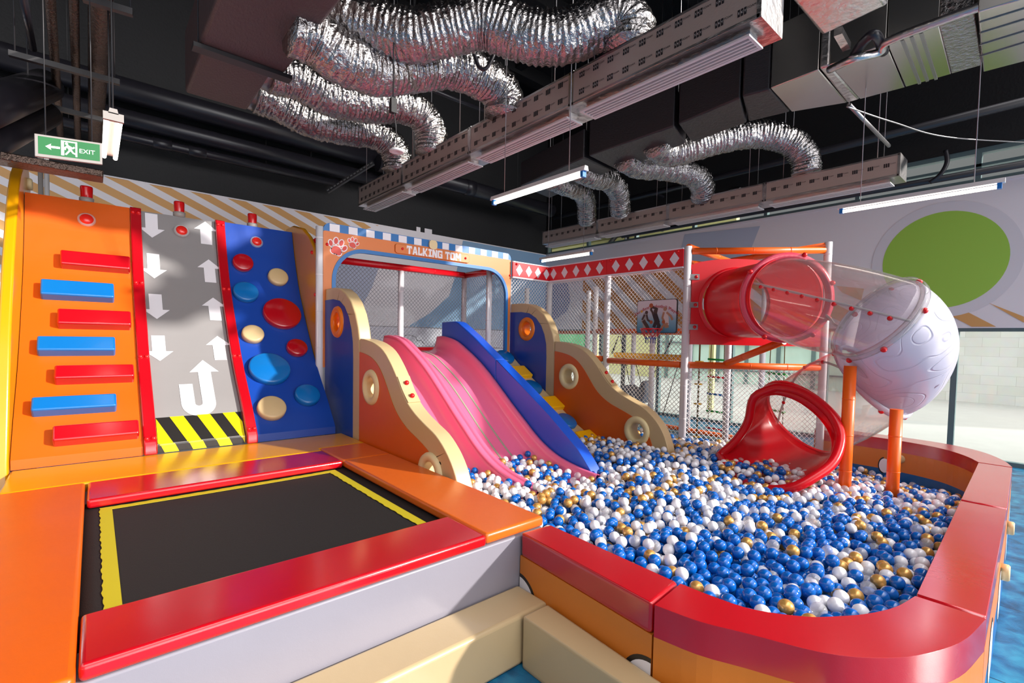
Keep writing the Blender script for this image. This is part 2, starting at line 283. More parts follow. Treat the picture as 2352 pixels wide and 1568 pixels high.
# back wall with its printed mural
def wall_back():
    m = MB(); m.box((-5, WY, 0), (WX+0.25, WY+0.2, CEIL), 0)
    Yw = WY-0.004
    m.box((-5, WY-0.02, ZB-0.06), (WX, WY, ZT), 1); m.box((-5, WY-0.02, 0), (WX, WY, ZB-0.066), 2)
    def P(pts, lay): y = WY-0.02-0.002*lay; return [(p[0], y, p[1]) for p in pts]
    def px(pts): return [(float(q[0]), float(q[2])) for q in (at(u, v, Y=WY) for u, v in pts)]
    a = at(990/2.904, 1225/2.904, Y=WY); b = at(1480/2.904, 1485/2.904, Y=WY); k = (b[0]-a[0])/(a[2]-b[2])    # run per metre of drop
    ed = [at(x/2.904, v/2.904, Y=WY)[0] for x, v in ((690, 1175), (830, 1195), (990, 1225), (1150, 1255))]; per = ed[2]-ed[0]; wd = per*0.53; x0 = ed[0]
    for i in range(-9, 13):
        xa = x0+i*per; q = [(xa, ZT), (xa+wd, ZT), (xa+wd+k*(ZT-ZB), ZB-0.05), (xa+k*(ZT-ZB), ZB-0.05)]
        q = clip(q, 0, 5.6, True); q = clip(q, 0, -4.9, False)
        if len(q) > 2: m.poly(P(q, 1), 3)
    # large white disc, lilac field inside it and the blue field to the corner
    q = px([(1062, 553), (1047, 625), (1030, 680), (985, 720), (935, 746)]); zt = ZT-0.002
    m.poly(P([(4.6, zt), (WX, zt), (WX, ZB-0.05), (3.0, ZB-0.05), (3.0, 3.3)], 2), 1)
    m.poly(P([(q[0][0], zt), (WX, zt), (WX, ZB-0.05), (q[-1][0], ZB-0.05)]+list(reversed(q[1:-1])), 3), 5)
    lq = px([(700, 585), (872, 606), (853, 660), (826, 712), (800, 746), (700, 746)]); m.poly(P(lq, 3), 4)
    # thin line drawing of clouds on the lower panel
    def line(pts, w=0.012):
        for c, d in zip(pts, pts[1:]): m.bar((c[0], WY-0.022, c[1]), (d[0], WY-0.022, d[1]), w, 0.004, 6, up=(0, 1, 0))
    line(px([(925, 771), (940, 769), (954, 774), (957, 783), (966, 781), (972, 789)]))
    line([(3.0+0.3*math.cos(t), 1.55+0.2*math.sin(t)) for t in np.linspace(0.2, 2.9, 9)]); line([(6.4+0.3*math.cos(t), 1.45+0.2*math.sin(t)) for t in np.linspace(0.2, 2.9, 9)])
    m.box((-5, WY-0.03, ZB-0.068), (WX, WY-0.02, ZB-0.056), 6)
    # white trim at the top of the mural, with two torn tabs sticking up
    m.box((-5, WY-0.022, ZT-0.004), (WX, WY, ZT+0.02), 1)
    a = at(961, 531, Y=WY); b = at(978, 536, Y=WY); m.box((a[0]-0.06, WY-0.02, ZT), (a[0]+0.04, WY-0.012, ZT+0.12), 1); m.box((b[0]-0.04, WY-0.02, ZT), (b[0]+0.15, WY-0.012, ZT+0.12), 1)
    return struct(m.build('wall_back', [BLK, W_WHITE, W_LOW, W_TAN, W_LILAC, W_BLUE, W_LINE], merge=False))
wall_back()
def wall_right():
    m = MB(); m.box((WX, -0.6, ZB), (WX+0.2, WY, ZT), 0); X0 = WX-0.002
    def px(pts, lay=1): return [(X0-0.002*lay, float(q[1]), float(q[2])) for q in (at(u, v, X=WX) for u, v in pts)]
    # blue field near the corner, ochre diagonals, grey-blue patch
    m.poly(px([(1247, 655), (1305, 650), (1310, 690), (1303, 715), (1272, 736), (1247, 745)]), 5)
    a = at(1240+530/3.135, 540+400/3.135, X=WX); b = at(1240+710/3.135, 540+590/3.135, X=WX); k = (a[1]-b[1])/(a[2]-b[2])
    w0 = at(1240+520/3.135, 540+545/3.135, X=WX); per = abs((w0[1]-a[1])-k*(w0[2]-a[2])); y0 = a[1]-k*(a[2]-ZT)
    for i in range(-6, 7):
        ya = y0+i*per; q = [(ya, ZT), (ya+per*0.56, ZT), (ya+per*0.56+k*(ZB-ZT), ZB), (ya+k*(ZB-ZT), ZB)]
        q = clip(clip(q, 1, 3.28, True), 1, ZB+0.01, False) if len(q) > 2 else []
        if len(q) > 2: q = clip(q, 0, 8.3, True)
        if len(q) > 2: q = clip(q, 0, 3.0, False)
        if len(q) > 2: m.poly([(X0-0.002, p[0], p[1]) for p in q], 2)
    m.poly(px([(1553, 612), (1573, 538), (1746, 519), (1722, 580), (1708, 612)]), 3)
    # roundel, ring and rays
    c = at(2163, 597, X=WX); cy, cz = c[1], c[2]; r = 0.715
    m.poly([(X0-0.003, cy+math.cos(t)*r*1.2, cz+math.sin(t)*r*1.2) for t in np.linspace(0, 2*PI, 64, endpoint=False)], 6)
    m.poly([(X0-0.005, cy+math.cos(t)*r, cz+math.sin(t)*r) for t in np.linspace(0, 2*PI, 64, endpoint=False)], 4)
    for q in ([(2178, 722), (2222, 716), (2288, 750), (2232, 750)], [(2262, 692), (2352, 727), (2352, 741), (2278, 699)], [(1920, 656), (1985, 663), (1978, 690), (1935, 672)], [(1912, 694), (1955, 716), (1930, 738), (1908, 728)]): m.poly(px(q), 7)
    m.box((WX-0.012, -0.6, ZT-0.02), (WX+0.01, WY, ZT+0.02), 8)
    return struct(m.build('wall_right', [W_WHITE, W_WHITE, W_BRN, W_GREYBLUE, W_GREEN, W_SLATE, W_RING, W_TAN, W_WHITE], merge=False))
wall_right()
# ground-level glazing of the right wall: each bay a window with frame and pane
def glazing():
    edges = [-0.6, 1.09, 2.75, 4.4, 6.05, 7.7, 9.62]
    for i, (a, b) in enumerate(zip(edges, edges[1:])):
        m = MB(); t = 0.035
        m.box((WX+0.02, a-t, 0), (WX+0.12, a+t, ZB)); m.box((WX+0.02, a+t, ZB-0.05), (WX+0.12, b-t, ZB)); m.box((WX+0.02, a+t, 0), (WX+0.12, b-t, 0.06))
        if i == len(edges)-2: m.box((WX+0.02, b-t, 0), (WX+0.12, b+t, ZB))
        w = struct(m.build('window_%d' % (i+1), FRAME))
        m = MB(); m.box((WX+0.06, a+t, 0.06), (WX+0.075, b-t, ZB-0.05)); m.build('pane', GLASS, w)
    # strip window above the mural wall
    m = MB(); z0, z1 = ZT+0.02, 4.5
    m.box((WX+0.02, -0.6, z1-0.07), (WX+0.14, WY, z1)); m.box((WX+0.02, -0.6, z0), (WX+0.14, WY, z0+0.05)); m.box((WX+0.02, -0.6, 4.24), (WX+0.12, WY, 4.28))
    for y in np.arange(-0.5, 9.7, 1.45): m.box((WX+0.02, y-0.03, z0+0.05), (WX+0.13, y+0.03, z1-0.07))
    w = struct(m.build('window_7', FRAME)); m = MB(); m.box((WX+0.06, -0.6, z0+0.05), (WX+0.07, WY, z1-0.07)); m.build('pane', GLASS, w)
    m = MB(); m.box((WX, -0.6, z1), (WX+0.2, WY, CEIL)); struct(m.build('wall_right_upper', BLK))
glazing()
# what stands outside the glass
m = MB(); m.box((WX+0.21, -14, -0.1), (30, 30, -0.01)); struct(m.build('pavement', OUTCONC))
m = MB(); m.box((20.0, -8, -0.01), (20.4, 4.6, 5.0)); tag(m.build('stone_wall', STONE), 'pale stone-clad wall outside behind the right-hand window', 'wall')
def facade():
    t = thing('glazed_building_front', 'pale green glazed building front outside behind the climbing nets', 'building', (20.0, 14, -0.01))
    m = MB(); m.box((20.0, 4.8, -0.01), (20.3, 24, 5.2)); m.build('wall', PALEGR, t)
    for i, y in enumerate(np.arange(4.9, 23.8, 1.2)): m = MB(); m.box((19.9, y-0.06, -0.01), (20.02, y+0.06, 5.2)); m.build('mullion', FRAME, t)
    for z in (0.5, 1.6): m = MB(); m.box((19.93, 4.8, z), (20.02, 24, z+0.06)); m.build('transom', FRAME, t)
    m = MB(); m.box((19.8, 12.5, -0.01), (19.97, 15.4, 4.6)); m.build('wall_panel', PALEYEL, t); m = MB(); m.box((19.8, 17.0, 0.9), (19.97, 21, 3.4)); m.build('green_panel', GRN, t)
    # corrugated cladding seen through the strip window
    m = MB(); m.box((11.0, 5.0, 4.1), (11.1, 13, 7.6))
    for z in np.arange(4.15, 7.6, 0.13): m.box((10.94, 5.0, z), (11.0, 13, z+0.07))
    for y in (5.5, 9.0, 12.9): m.box((11.0, y-0.06, -0.01), (11.1, y+0.06, 4.1))
    tag(m.build('louvred_cladding', LOUV), 'yellowish louvred cladding seen outside through the strip window', 'cladding')
facade()
m = MB()
for (u, v), (u2, v2), r in (((1350, 545), (1440, 538), 0.06), ((1440, 538), (1530, 522), 0.06), ((1400, 560), (1425, 528), 0.07)): m.tube([at(u, v, X=10.9), at(u2, v2, X=10.9)], r, 10)
q = at(1440, 538, X=10.9); m.tube([(10.9, q[1], q[2]), (10.9, q[1], 0.0)], 0.06, 10)
tag(m.build('drain_pipe', BLKGL), 'dark branching drain pipe outside in front of the louvred cladding', 'pipe')

# ------------------------------------------------------------------ trampoline
def trampoline():
    t = thing('trampoline', 'rectangular black trampoline with red and orange edge pads', 'trampoline', (0.77, 3.2, 0))
    m = MB(); o = [(-0.48, 1.99), (2.0, 1.99), (2.0, 4.43), (-0.48, 4.43)]; h = [(-0.08, 2.2), (1.62, 2.2), (1.62, 4.1), (-0.08, 4.1)]
    m.prism([(p[0], p[1]) for p in o], 'Z', 0, 0.538, [h]); m.build('frame', V_GREY, t, bevel=0.01)
    m = MB(); n = 24; X0, X1, Y0, Y1 = -0.078, 1.618, 2.202, 4.098; g = []
    for i in range(n+1):
        for j in range(n+1):
            a, b = i/n, j/n; g.append((X0+(X1-X0)*a, Y0+(Y1-Y0)*b, 0.532-0.012*math.sin(PI*a)*math.sin(PI*b)))
    m.add(g, [(i*(n+1)+j, (i+1)*(n+1)+j, (i+1)*(n+1)+j+1, i*(n+1)+j+1) for i in range(n) for j in range(n)], 0, True); m.build('jump_mat', MATBLK, t, solid=0.004)
    def web(a, b, w, side):
        m = MB(); a, b = np.array(a), np.array(b); d = nrm(b-a); s = np.array((-d[1], d[0])); k = 60; vs = []
        for i in range(k+1):
            q = a+(b-a)*i/k; wob = 0.003*math.sin(i*1.9)+0.002*math.sin(i*0.7)
            for e in (-1, 1): p = q+s*(w/2*e+wob*(e == side)); aa = (p[0]-X0)/(X1-X0); bb = (p[1]-Y0)/(Y1-Y0); vs.append((p[0], p[1], 0.5375-0.012*math.sin(PI*aa)*math.sin(PI*bb)))
        m.add(vs, [(2*i, 2*i+1, 2*i+3, 2*i+2) for i in range(k)]); m.build('edge_line', MATYEL, t, solid=0.002)
    web((0.045, 2.36), (0.045, 3.945), 0.06, 1); web((1.47, 2.36), (1.47, 3.945), 0.06, 1); web((0.02, 3.915), (1.5, 3.915), 0.055, 1)
    def pad(x0, y0, x1, y1, mt, lab, z0=0.54, z1=0.6):
        m = MB(); nx = max(1, int((x1-x0)/0.12)); m.box((x0, y0, z0), (x1, y1, z1)); o = m.build('edge_pad', mt, t, bevel=0.018, seg=4); o['label'] = lab
    pad(-0.05, 1.985, 1.572, 2.358, V_RED, 'red front edge pad'); pad(-0.045, 3.95, 1.572, 4.425, V_RED, 'red rear edge pad')
    pad(1.578, 2.0, 2.012, 3.965, V_ORANGE2, 'orange edge pad by the ball pit'); pad(1.578, 3.97, 2.012, 4.52, V_ORANGE2, 'short orange corner pad')
    pad(-0.48, 1.93, -0.056, 4.43, V_ORANGE, 'orange left edge pad')
trampoline()
m = MB(); m.prism([(-0.48, 4.44), (1.57, 4.44), (1.58, 4.535), (2.022, 4.535), (2.022, 5.115), (-0.48, 5.115)], 'Z', 0, 0.598)
tag(m.build('padded_ledge', V_YEL, bevel=0.015), 'long yellow padded ledge at the foot of the climbing walls', 'ledge')
# ------------------------------------------------------------------ steps
m = MB(); m.box((-0.6, 1.745, 0), (1.80, 1.984, 0.263)); tag(m.build('foam_step', V_BEIGE, bevel=0.02), 'beige foam step running along the grey side of the trampoline', 'step', 'beige foam steps')
m = MB(); m.prism([(1.593, 0.25), (1.735, 0.25), (1.735, 1.05), (1.785, 1.735), (1.603, 1.735)], 'Z', 0, 0.268); o = m.build('foam_step', V_BEIGE, bevel=0.02); tag(o, 'beige foam step running along the outside of the ball pit wall', 'step', 'beige foam steps')

# ------------------------------------------------------------------ climbing walls
PROF = [np.array(p) for p in ((5.118, 0.60), (5.118, 0.675), (5.36, 0.955), (5.80, 1.43), (6.28, 2.13), (6.50, 2.60), (6.62, 2.97))]
_sp = smoothpath([(0, p[0], p[1]) for p in PROF[1:]], 50); SPROF = [PROF[0]]+[np.array((q[1], q[2])) for q in _sp]
SL = np.concatenate([[0], np.cumsum([np.linalg.norm(b-a) for a, b in zip(SPROF, SPROF[1:])])]); STOP = SL[-1]
def sp(s, off=0.0):
    i = min(max(int(np.searchsorted(SL, s))-1, 0), len(SPROF)-2); a, b = SPROF[i], SPROF[i+1]; t = (s-SL[i])/(SL[i+1]-SL[i]); d = nrm(b-a); n = np.array((-d[1], d[0]))
    return a+(b-a)*t+n*off
def S3(x, s, off=0.0): q = sp(s, off); return (x, q[0], q[1])
def at_prof(u, v, off=0.0):      # (x, s) of a photographed point on the curved climbing face
    d = ray(u, v); best = None
    for i in range(len(SPROF)-1):
        a, b = SPROF[i], SPROF[i+1]; e = nrm(b-a); n = np.array((-e[1], e[0])); a2 = a+n*off; P = np.array((_C[1], _C[2])); D = np.array((d[1], d[2])); t = ((a2-P)@n)/(D@n); q = P+D*t; k = (q-a2)@e
        if -0.02 <= k <= np.linalg.norm(b-a)+0.02 and t > 0: best = (float(_C[0]+d[0]*t), float(SL[i]+k))
    return best if best else (0, 0)
def panel(x0, x1, th=0.14, off=0.0, s0=0.0, top=None):
    m = MB(); k = len(SPROF); ss = [s for s in SL if s >= s0]; ss[-1] = STOP if top is None else top; fr = []; bk = []
    for s in ss: q = sp(min(s, STOP-1e-4), off); fr.append(q); bk.append(q+np.array((th, 0)) if s > 0.1 else q+np.array((th, 0)))
    out = fr+list(reversed(bk)); m.prism(out, 'X', x0, x1); return m
def beacon(t, x):
    q = sp(STOP-0.002); c = (x, q[0]+0.07, q[1]-0.01)
    m = MB(); m.lathe([(0, 0), (0.058, 0), (0.06, 0.055), (0.052, 0.06)], c, (0, 0, 1), 24); b = m.build('beacon_base', GREYPL, t)
    m = MB(); m.lathe([(0.05, 0.055), (0.052, 0.16), (0.048, 0.175), (0, 0.178)], c, (0, 0, 1), 24); m.build('beacon_lens', LAMPRED, b)
def button(t, u, v):
    x, s = at_prof(u, v); q = sp(s); d = sp(s+0.01)-sp(s-0.01); n = nrm((0, -d[1], d[0])); c = (x, q[0], q[1])
    m = MB(); m.lathe([(0.072, 0.0), (0.072, 0.012), (0.06, 0.022), (0.05, 0.022)], c, n, 28); b = m.build('button_ring', BTNCLR, t)
    m = MB(); m.lathe([(0.055, 0.01), (0.055, 0.022), (0.045, 0.038), (0.02, 0.046), (0, 0.047)], c, n, 28); m.build('push_button', BTN, b)
def climbing():
    # orange wall with bars
    t = thing('climbing_panel', 'orange climbing wall with red and blue foam bars', 'climbing wall', (-0.08, 5.7, 0.6))
    panel(-0.48, 0.308).build('panel', V_ORANGE, t)
    bars = [('r', 138, 299, 220, 580, 611), ('b', 92, 262, 180, 644, 678), ('r', 131, 301, 216, 710, 743), ('b', 84, 265, 175, 771, 803), ('r', 124, 308, 216, 836, 865), ('b', 71, 268, 170, 906, 936), ('r', 120, 320, 220, 969, 1003)]
    for c, ua, ub, um, va, vb in bars:
        H = 0.095; xa, _ = at_prof(ua, (va+vb)/2, H); xb, _ = at_prof(ub, (va+vb)/2, H); _, s1 = at_prof(um, va, H); _, s0 = at_prof(um, vb, H)
        m = MB(); lo = []; hi = []
        for x, s in ((xa, s0), (xb, s0), (xb, s1), (xa, s1)): lo.append(S3(x, s, -0.02)); hi.append(S3(x, s, H))
        m.hexa(lo, hi); o = m.build('foam_bar', V_RED if c == 'r' else V_BLUE, t, bevel=0.016, seg=4); o['label'] = 'red foam bar' if c == 'r' else 'blue foam bar'
    beacon(t, -0.035); button(t, 199, 505)
    # grey road wall
    t = thing('climbing_panel', 'grey road-like ramp wall with white arrows and hazard stripes', 'climbing wall', (0.75, 5.7, 0.6))
    m = panel(0.408, 1.092, off=-0.03); def_s = 0.30
    O = -0.026
    def dec(pts, mi): m.poly([S3(x, s, O) for x, s in pts], mi)
    # hazard band as black base with yellow diagonal bands following the curve
    ss = list(np.linspace(0, 0.075, 3))+list(np.linspace(0.08, 0.37, 8))
    for a, b in zip(ss, ss[1:]): m.poly([S3(0.41, a, O), S3(1.09, a, O), S3(1.09, b, O), S3(0.41, b, O)], 2)
    O2 = -0.023; bw = 0.105
    for i in range(-3, 5):
        for a, b in zip(ss, ss[1:]):
            f = lambda s: 0.408+bw*(2*i+1)+(0.37-s)*0.42
            q = [(f(a), a), (f(a)+bw, a), (f(b)+bw, b), (f(b), b)]; q = clip(q, 0, 1.088, True); q = clip(q, 0, 0.412, False) if len(q) > 2 else q
            if len(q) > 2: m.poly([S3(x, s, O2) for x, s in q], 1)
    def arrow(ut, vt, vtail, sgn):
        x, st = at_prof(ut, vt); _, sb = at_prof(ut, vtail); L = abs(st-sb); h = 0.38*L; w1, w2 = 0.055, 0.115; d = -sgn
        sh = st+d*h; m.poly([S3(x, st, O), S3(x+w2, sh, O), S3(x-w2, sh, O)], 3)
        for a, b in zip(np.linspace(sh, sb, 4), np.linspace(sh, sb, 4)[1:]): m.poly([S3(x-w1, a, O), S3(x+w1, a, O), S3(x+w1, b, O), S3(x-w1, b, O)], 3)
    for u, v, vt in ((350, 543, 488), (355, 636, 580), (361, 729, 672), (368, 825, 767)): arrow(u, v, vt, -1)
    for u, v, vt in ((472, 506, 558), (480, 593, 645), (490, 680, 732), (500, 768, 823)): arrow(u, v, vt, 1)
    # U-turn arrow
    xt, st = at_prof(466, 823); _, sh = at_prof(466, 850); _, s2 = at_prof(466, 925); xl, sl = at_prof(427, 878); w = 0.055; cx = (xt+xl)/2; R = (xt-xl)/2
    m.poly([S3(xt, st, O), S3(xt+0.125, sh, O), S3(xt-0.125, sh, O)], 3); sc = s2+0.02
    for a, b in zip(np.linspace(sh, sc, 5), np.linspace(sh, sc, 5)[1:]): m.poly([S3(xt-w, a, O), S3(xt+w, a, O), S3(xt+w, b, O), S3(xt-w, b, O)], 3)
    m.poly([S3(xl-w, sl, O), S3(xl+w, sl, O), S3(xl+w, sc, O), S3(xl-w, sc, O)], 3)
    th = np.linspace(PI, 2*PI, 17)
    for a, b in zip(th, th[1:]): m.poly([S3(cx+(R+w)*math.cos(a), sc+(R+w)*math.sin(a)*1.05, O), S3(cx+(R+w)*math.cos(b), sc+(R+w)*math.sin(b)*1.05, O), S3(cx+(R-w)*math.cos(b), sc+(R-w)*math.sin(b), O), S3(cx+(R-w)*math.cos(a), sc+(R-w)*math.sin(a), O)], 3)
    m.build('panel', [V_ROAD, V_HAZ, V_BLACK, V_WHITE], t, merge=False); beacon(t, 0.755); button(t, 417, 530.5)
    # blue wall with discs
    t = thing('climbing_panel', 'navy blue climbing wall with round foam holds', 'climbing wall', (1.57, 5.7, 0.6))
    panel(1.193, 1.95).build('panel', V_NAVY, t)
    discs = [('red', V_RED, 559.5, 600, 49), ('cream', V_CREAM, 640.5, 633, 47), ('blue', V_BLUE, 566, 667, 60), ('large red', V_RED, 650, 716, 89), ('cream', V_CREAM, 582.5, 763, 53), ('red', V_RED, 684, 794.5, 49), ('large blue', V_BLUE, 621, 842, 99), ('blue', V_BLUE, 708, 902, 60), ('cream', V_CREAM, 626, 932, 70)]
    for lb, mt, u, v, w in discs:
        H = 0.065; x, s = at_prof(u, v, H); x0, _ = at_prof(u-w/2, v, H); x1, _ = at_prof(u+w/2, v, H); r = (x1-x0)/2*0.97; q = sp(s); d = sp(s+0.02)-sp(s-0.02); n = nrm((0, -d[1], d[0]))
        m = MB(); m.lathe([(0, -0.03), (r, -0.03), (r, H-0.018), (r-0.006, H-0.006), (r-0.02, H), (0, H+0.003)], (x, q[0], q[1]), n, 40); o = m.build('foam_disc', mt, t); o['label'] = lb+' round foam hold'
    beacon(t, 1.505); button(t, 589, 556)
    for x0, lab in ((0.31, 'red padded strip between the orange and the grey climbing walls'), (1.095, 'red padded strip between the grey and the navy climbing walls')):
        t = thing('padded_strip', lab, 'padded strip', (x0+0.048, 5.7, 0.6), 'red strips between the climbing walls')
        panel(x0, x0+0.095, off=0.03, th=0.12).build('strip', V_RED, t, bevel=0.012)
        for s in (0.13, 1.05, 1.95, STOP-0.06):
            for dx in (0.024, 0.071): m = MB(); m.ball(S3(x0+dx, s, 0.03), 0.02, 12, sc=(1, 1, 1)); m.build('rivet', P_REDDOT, t)
climbing()
def fin(name, lab, x0, x1, out, dots=()):
    t = thing(name, lab, 'side panel', ((x0+x1)/2, 6.0, 0.0 if x0 < 0 else 0.6)); m = MB(); m.prism(out, 'X', x0, x1); m.build('panel', V_YEL, t, bevel=0.018, seg=4)
    for y, z, x in dots: m = MB(); m.ball((x, y, z), 0.022, 10); m.build('bolt_cap', P_REDDOT, t)
    return t
fin('side_fin', 'tall yellow padded fin between the navy climbing wall and the slide', 1.955, 2.0, [(5.715, 0.6), (5.70, 2.30), (5.73, 2.50), (5.80, 2.66), (5.97, 2.82), (6.22, 2.96), (6.58, 3.05), (6.9, 3.05), (6.95, 2.9), (6.95, 0.6)], ((5.86, 2.62, 1.953), (5.74, 2.12, 1.953)))
t = fin('side_fin', 'tall yellow padded fin at the left end of the climbing walls', -0.56, -0.485, [(5.06, 0.0), (5.06, 0.66), (5.40, 1.60), (5.72, 2.2), (6.02, 2.66), (6.2, 2.90), (6.4, 3.08), (6.65, 3.22), (6.95, 3.32), (7.15, 3.32), (7.3, 3.2), (7.3, 0.0)])
q = at(77, 430, X=-0.48); m = MB(); m.lathe([(0, 0), (0.06, 0), (0.06, 0.03), (0.05, 0.04), (0, 0.04)], (-0.487, 6.95, 3.12), (1, 0, 0), 20); m.build('round_cap', P_CREAM, t)
# ------------------------------------------------------------------ slide side walls
ARCH = [(5.645, 0.0), (5.645, 2.185), (5.40, 2.185), (5.22, 2.165), (5.06, 2.105), (4.92, 2.01), (4.81, 1.88), (4.74, 1.74), (4.70, 1.60), (4.69, 1.4), (4.69, 0.0)]
ARCHF = [(5.645, 0.0), (5.645, 2.055), (5.40, 2.055), (5.22, 2.03), (5.08, 1.96), (4.97, 1.85), (4.90, 1.72), (4.86, 1.58), (4.85, 1.4), (4.85, 0.0)]
def wave(side):
    top = [(4.685, 1.625), (4.55, 1.615), (4.36, 1.585), (4.17, 1.52), (4.02, 1.41), (3.90, 1.29), (3.80, 1.17), (3.70, 1.08), (3.56, 1.00), (3.40, 0.935), (3.24, 0.875), (3.10, 0.78), (2.99, 0.66), (2.92, 0.52), (2.88, 0.36), (2.87, 0.0)]
    return [(4.685, 0.0)]+smooth2(top, 48)
def smooth2(p, n): return [(float(q[0]), float(q[1])) for q in smoothpath([(a, b, 0) for a, b in p], n)]
def waveface():
    top = [(4.685, 1.49), (4.56, 1.475), (4.40, 1.44), (4.26, 1.37), (4.15, 1.27), (4.05, 1.15), (3.95, 1.03), (3.84, 0.94), (3.70, 0.865), (3.54, 0.81), (3.38, 0.75), (3.25, 0.67), (3.15, 0.56), (3.09, 0.43), (3.07, 0.3), (3.06, 0.0)]
    return [(4.685, 0.0)]+smooth2(top, 48)
def porthole(t, x0, x1, y, z, r, mt, name='porthole_ring', lab=None):
    m = MB(); ri = r*0.56; w = x1-x0; k = 40
    prof = [(ri, w+0.02), (ri, 0.0), (ri, -0.012), (ri+0.02, -0.03), (r-0.03, -0.03), (r-0.008, -0.022), (r, -0.004), (r, 0.001)]
    m.lathe(prof, (x0, y, z), (1, 0, 0), k); m.lathe([(r, w-0.001), (r-0.01, w+0.02), (ri+0.015, w+0.02), (ri, w+0.02)], (x0, y, z), (1, 0, 0), k); o = m.build(name, mt, t)
    if lab: o['label'] = lab
def side_wall(x0, x1, fx, lab1, lab2, hz):
    t = thing('slide_side_panel', lab1, 'padded wall', ((x0+x1)/2, 5.17, 0)); hole = circ(5.27, 1.80, 0.105, 28)
    m = MB(); m.prism(ARCH, 'X', x0, x1, [hole]); m.build('padded_rim', V_CREAM, t, bevel=0.015)
    m = MB(); m.prism(ARCHF, 'X', fx-0.004, fx, [circ(5.27, 1.80, 0.11, 28)]); m.build('face_panel', V_NAVY, t)
    porthole(t, x0, x1, 5.27, 1.80, 0.175, P_ORANGE)
    t = thing('slide_side_panel', lab2, 'padded wall', ((x0+x1)/2, 3.78, 0)); hs = [circ(4.41, 1.155, 0.105, 28), circ(3.31, hz, 0.105, 28)]
    m = MB(); m.prism(wave(0), 'X', x0, x1, hs); m.build('padded_rim', V_CREAM, t, bevel=0.015)
    m = MB(); m.prism(waveface(), 'X', fx-0.004, fx, [circ(4.41, 1.155, 0.11, 28), circ(3.31, hz, 0.11, 28)]); m.build('face_panel', V_ORANGE, t)
    porthole(t, x0, x1, 4.41, 1.155, 0.175, P_CREAM); porthole(t, x0, x1, 3.31, hz, 0.175, P_CREAM)
    # strap with two red studs over the rim
    w = smooth2([(3.90, 1.29), (3.80, 1.17), (3.70, 1.08)], 12); m = MB(); xa, xb = x0+0.005, x0+0.125; a = w[1]; b = w[-2]; n = nrm((-(b[1]-a[1]), b[0]-a[0])); n = n if n[1] > 0 else -n
    pl = [(xa+0.0, a), (xb, a), (xb, b), (xa, b)]; oo = []
    for i in range(len(w)-1):
        p, q = w[i], w[i+1]
        m.hexa([(xa, p[0], p[1]+0.002), (xb, p[0], p[1]+0.002), (xb, q[0], q[1]+0.002), (xa, q[0], q[1]+0.002)], [(xa, p[0]+n[0]*0.012, p[1]+n[1]*0.012), (xb, p[0]+n[0]*0.012, p[1]+n[1]*0.012), (xb, q[0]+n[0]*0.012, q[1]+n[1]*0.012), (xa, q[0]+n[0]*0.012, q[1]+n[1]*0.012)])
    st = m.build('strap', V_CREAM, t)
    for p in (w[3], w[-4]): m = MB(); m.ball((x0+0.065, p[0]+n[0]*0.022, p[1]+n[1]*0.022), 0.022, 12); m.build('stud', P_REDDOT, st)
side_wall(2.032, 2.165, 2.031, 'tall navy arch-topped foam wall beside the yellow fin, orange porthole', 'wavy orange foam wall with cream edge standing next to the trampoline', 0.555)
side_wall(4.86, 4.995, 4.859, 'navy arch-topped foam wall with orange porthole at the top of the stepped ramp', 'wavy orange foam wall with cream edge to the right of the stepped ramp', 0.585)

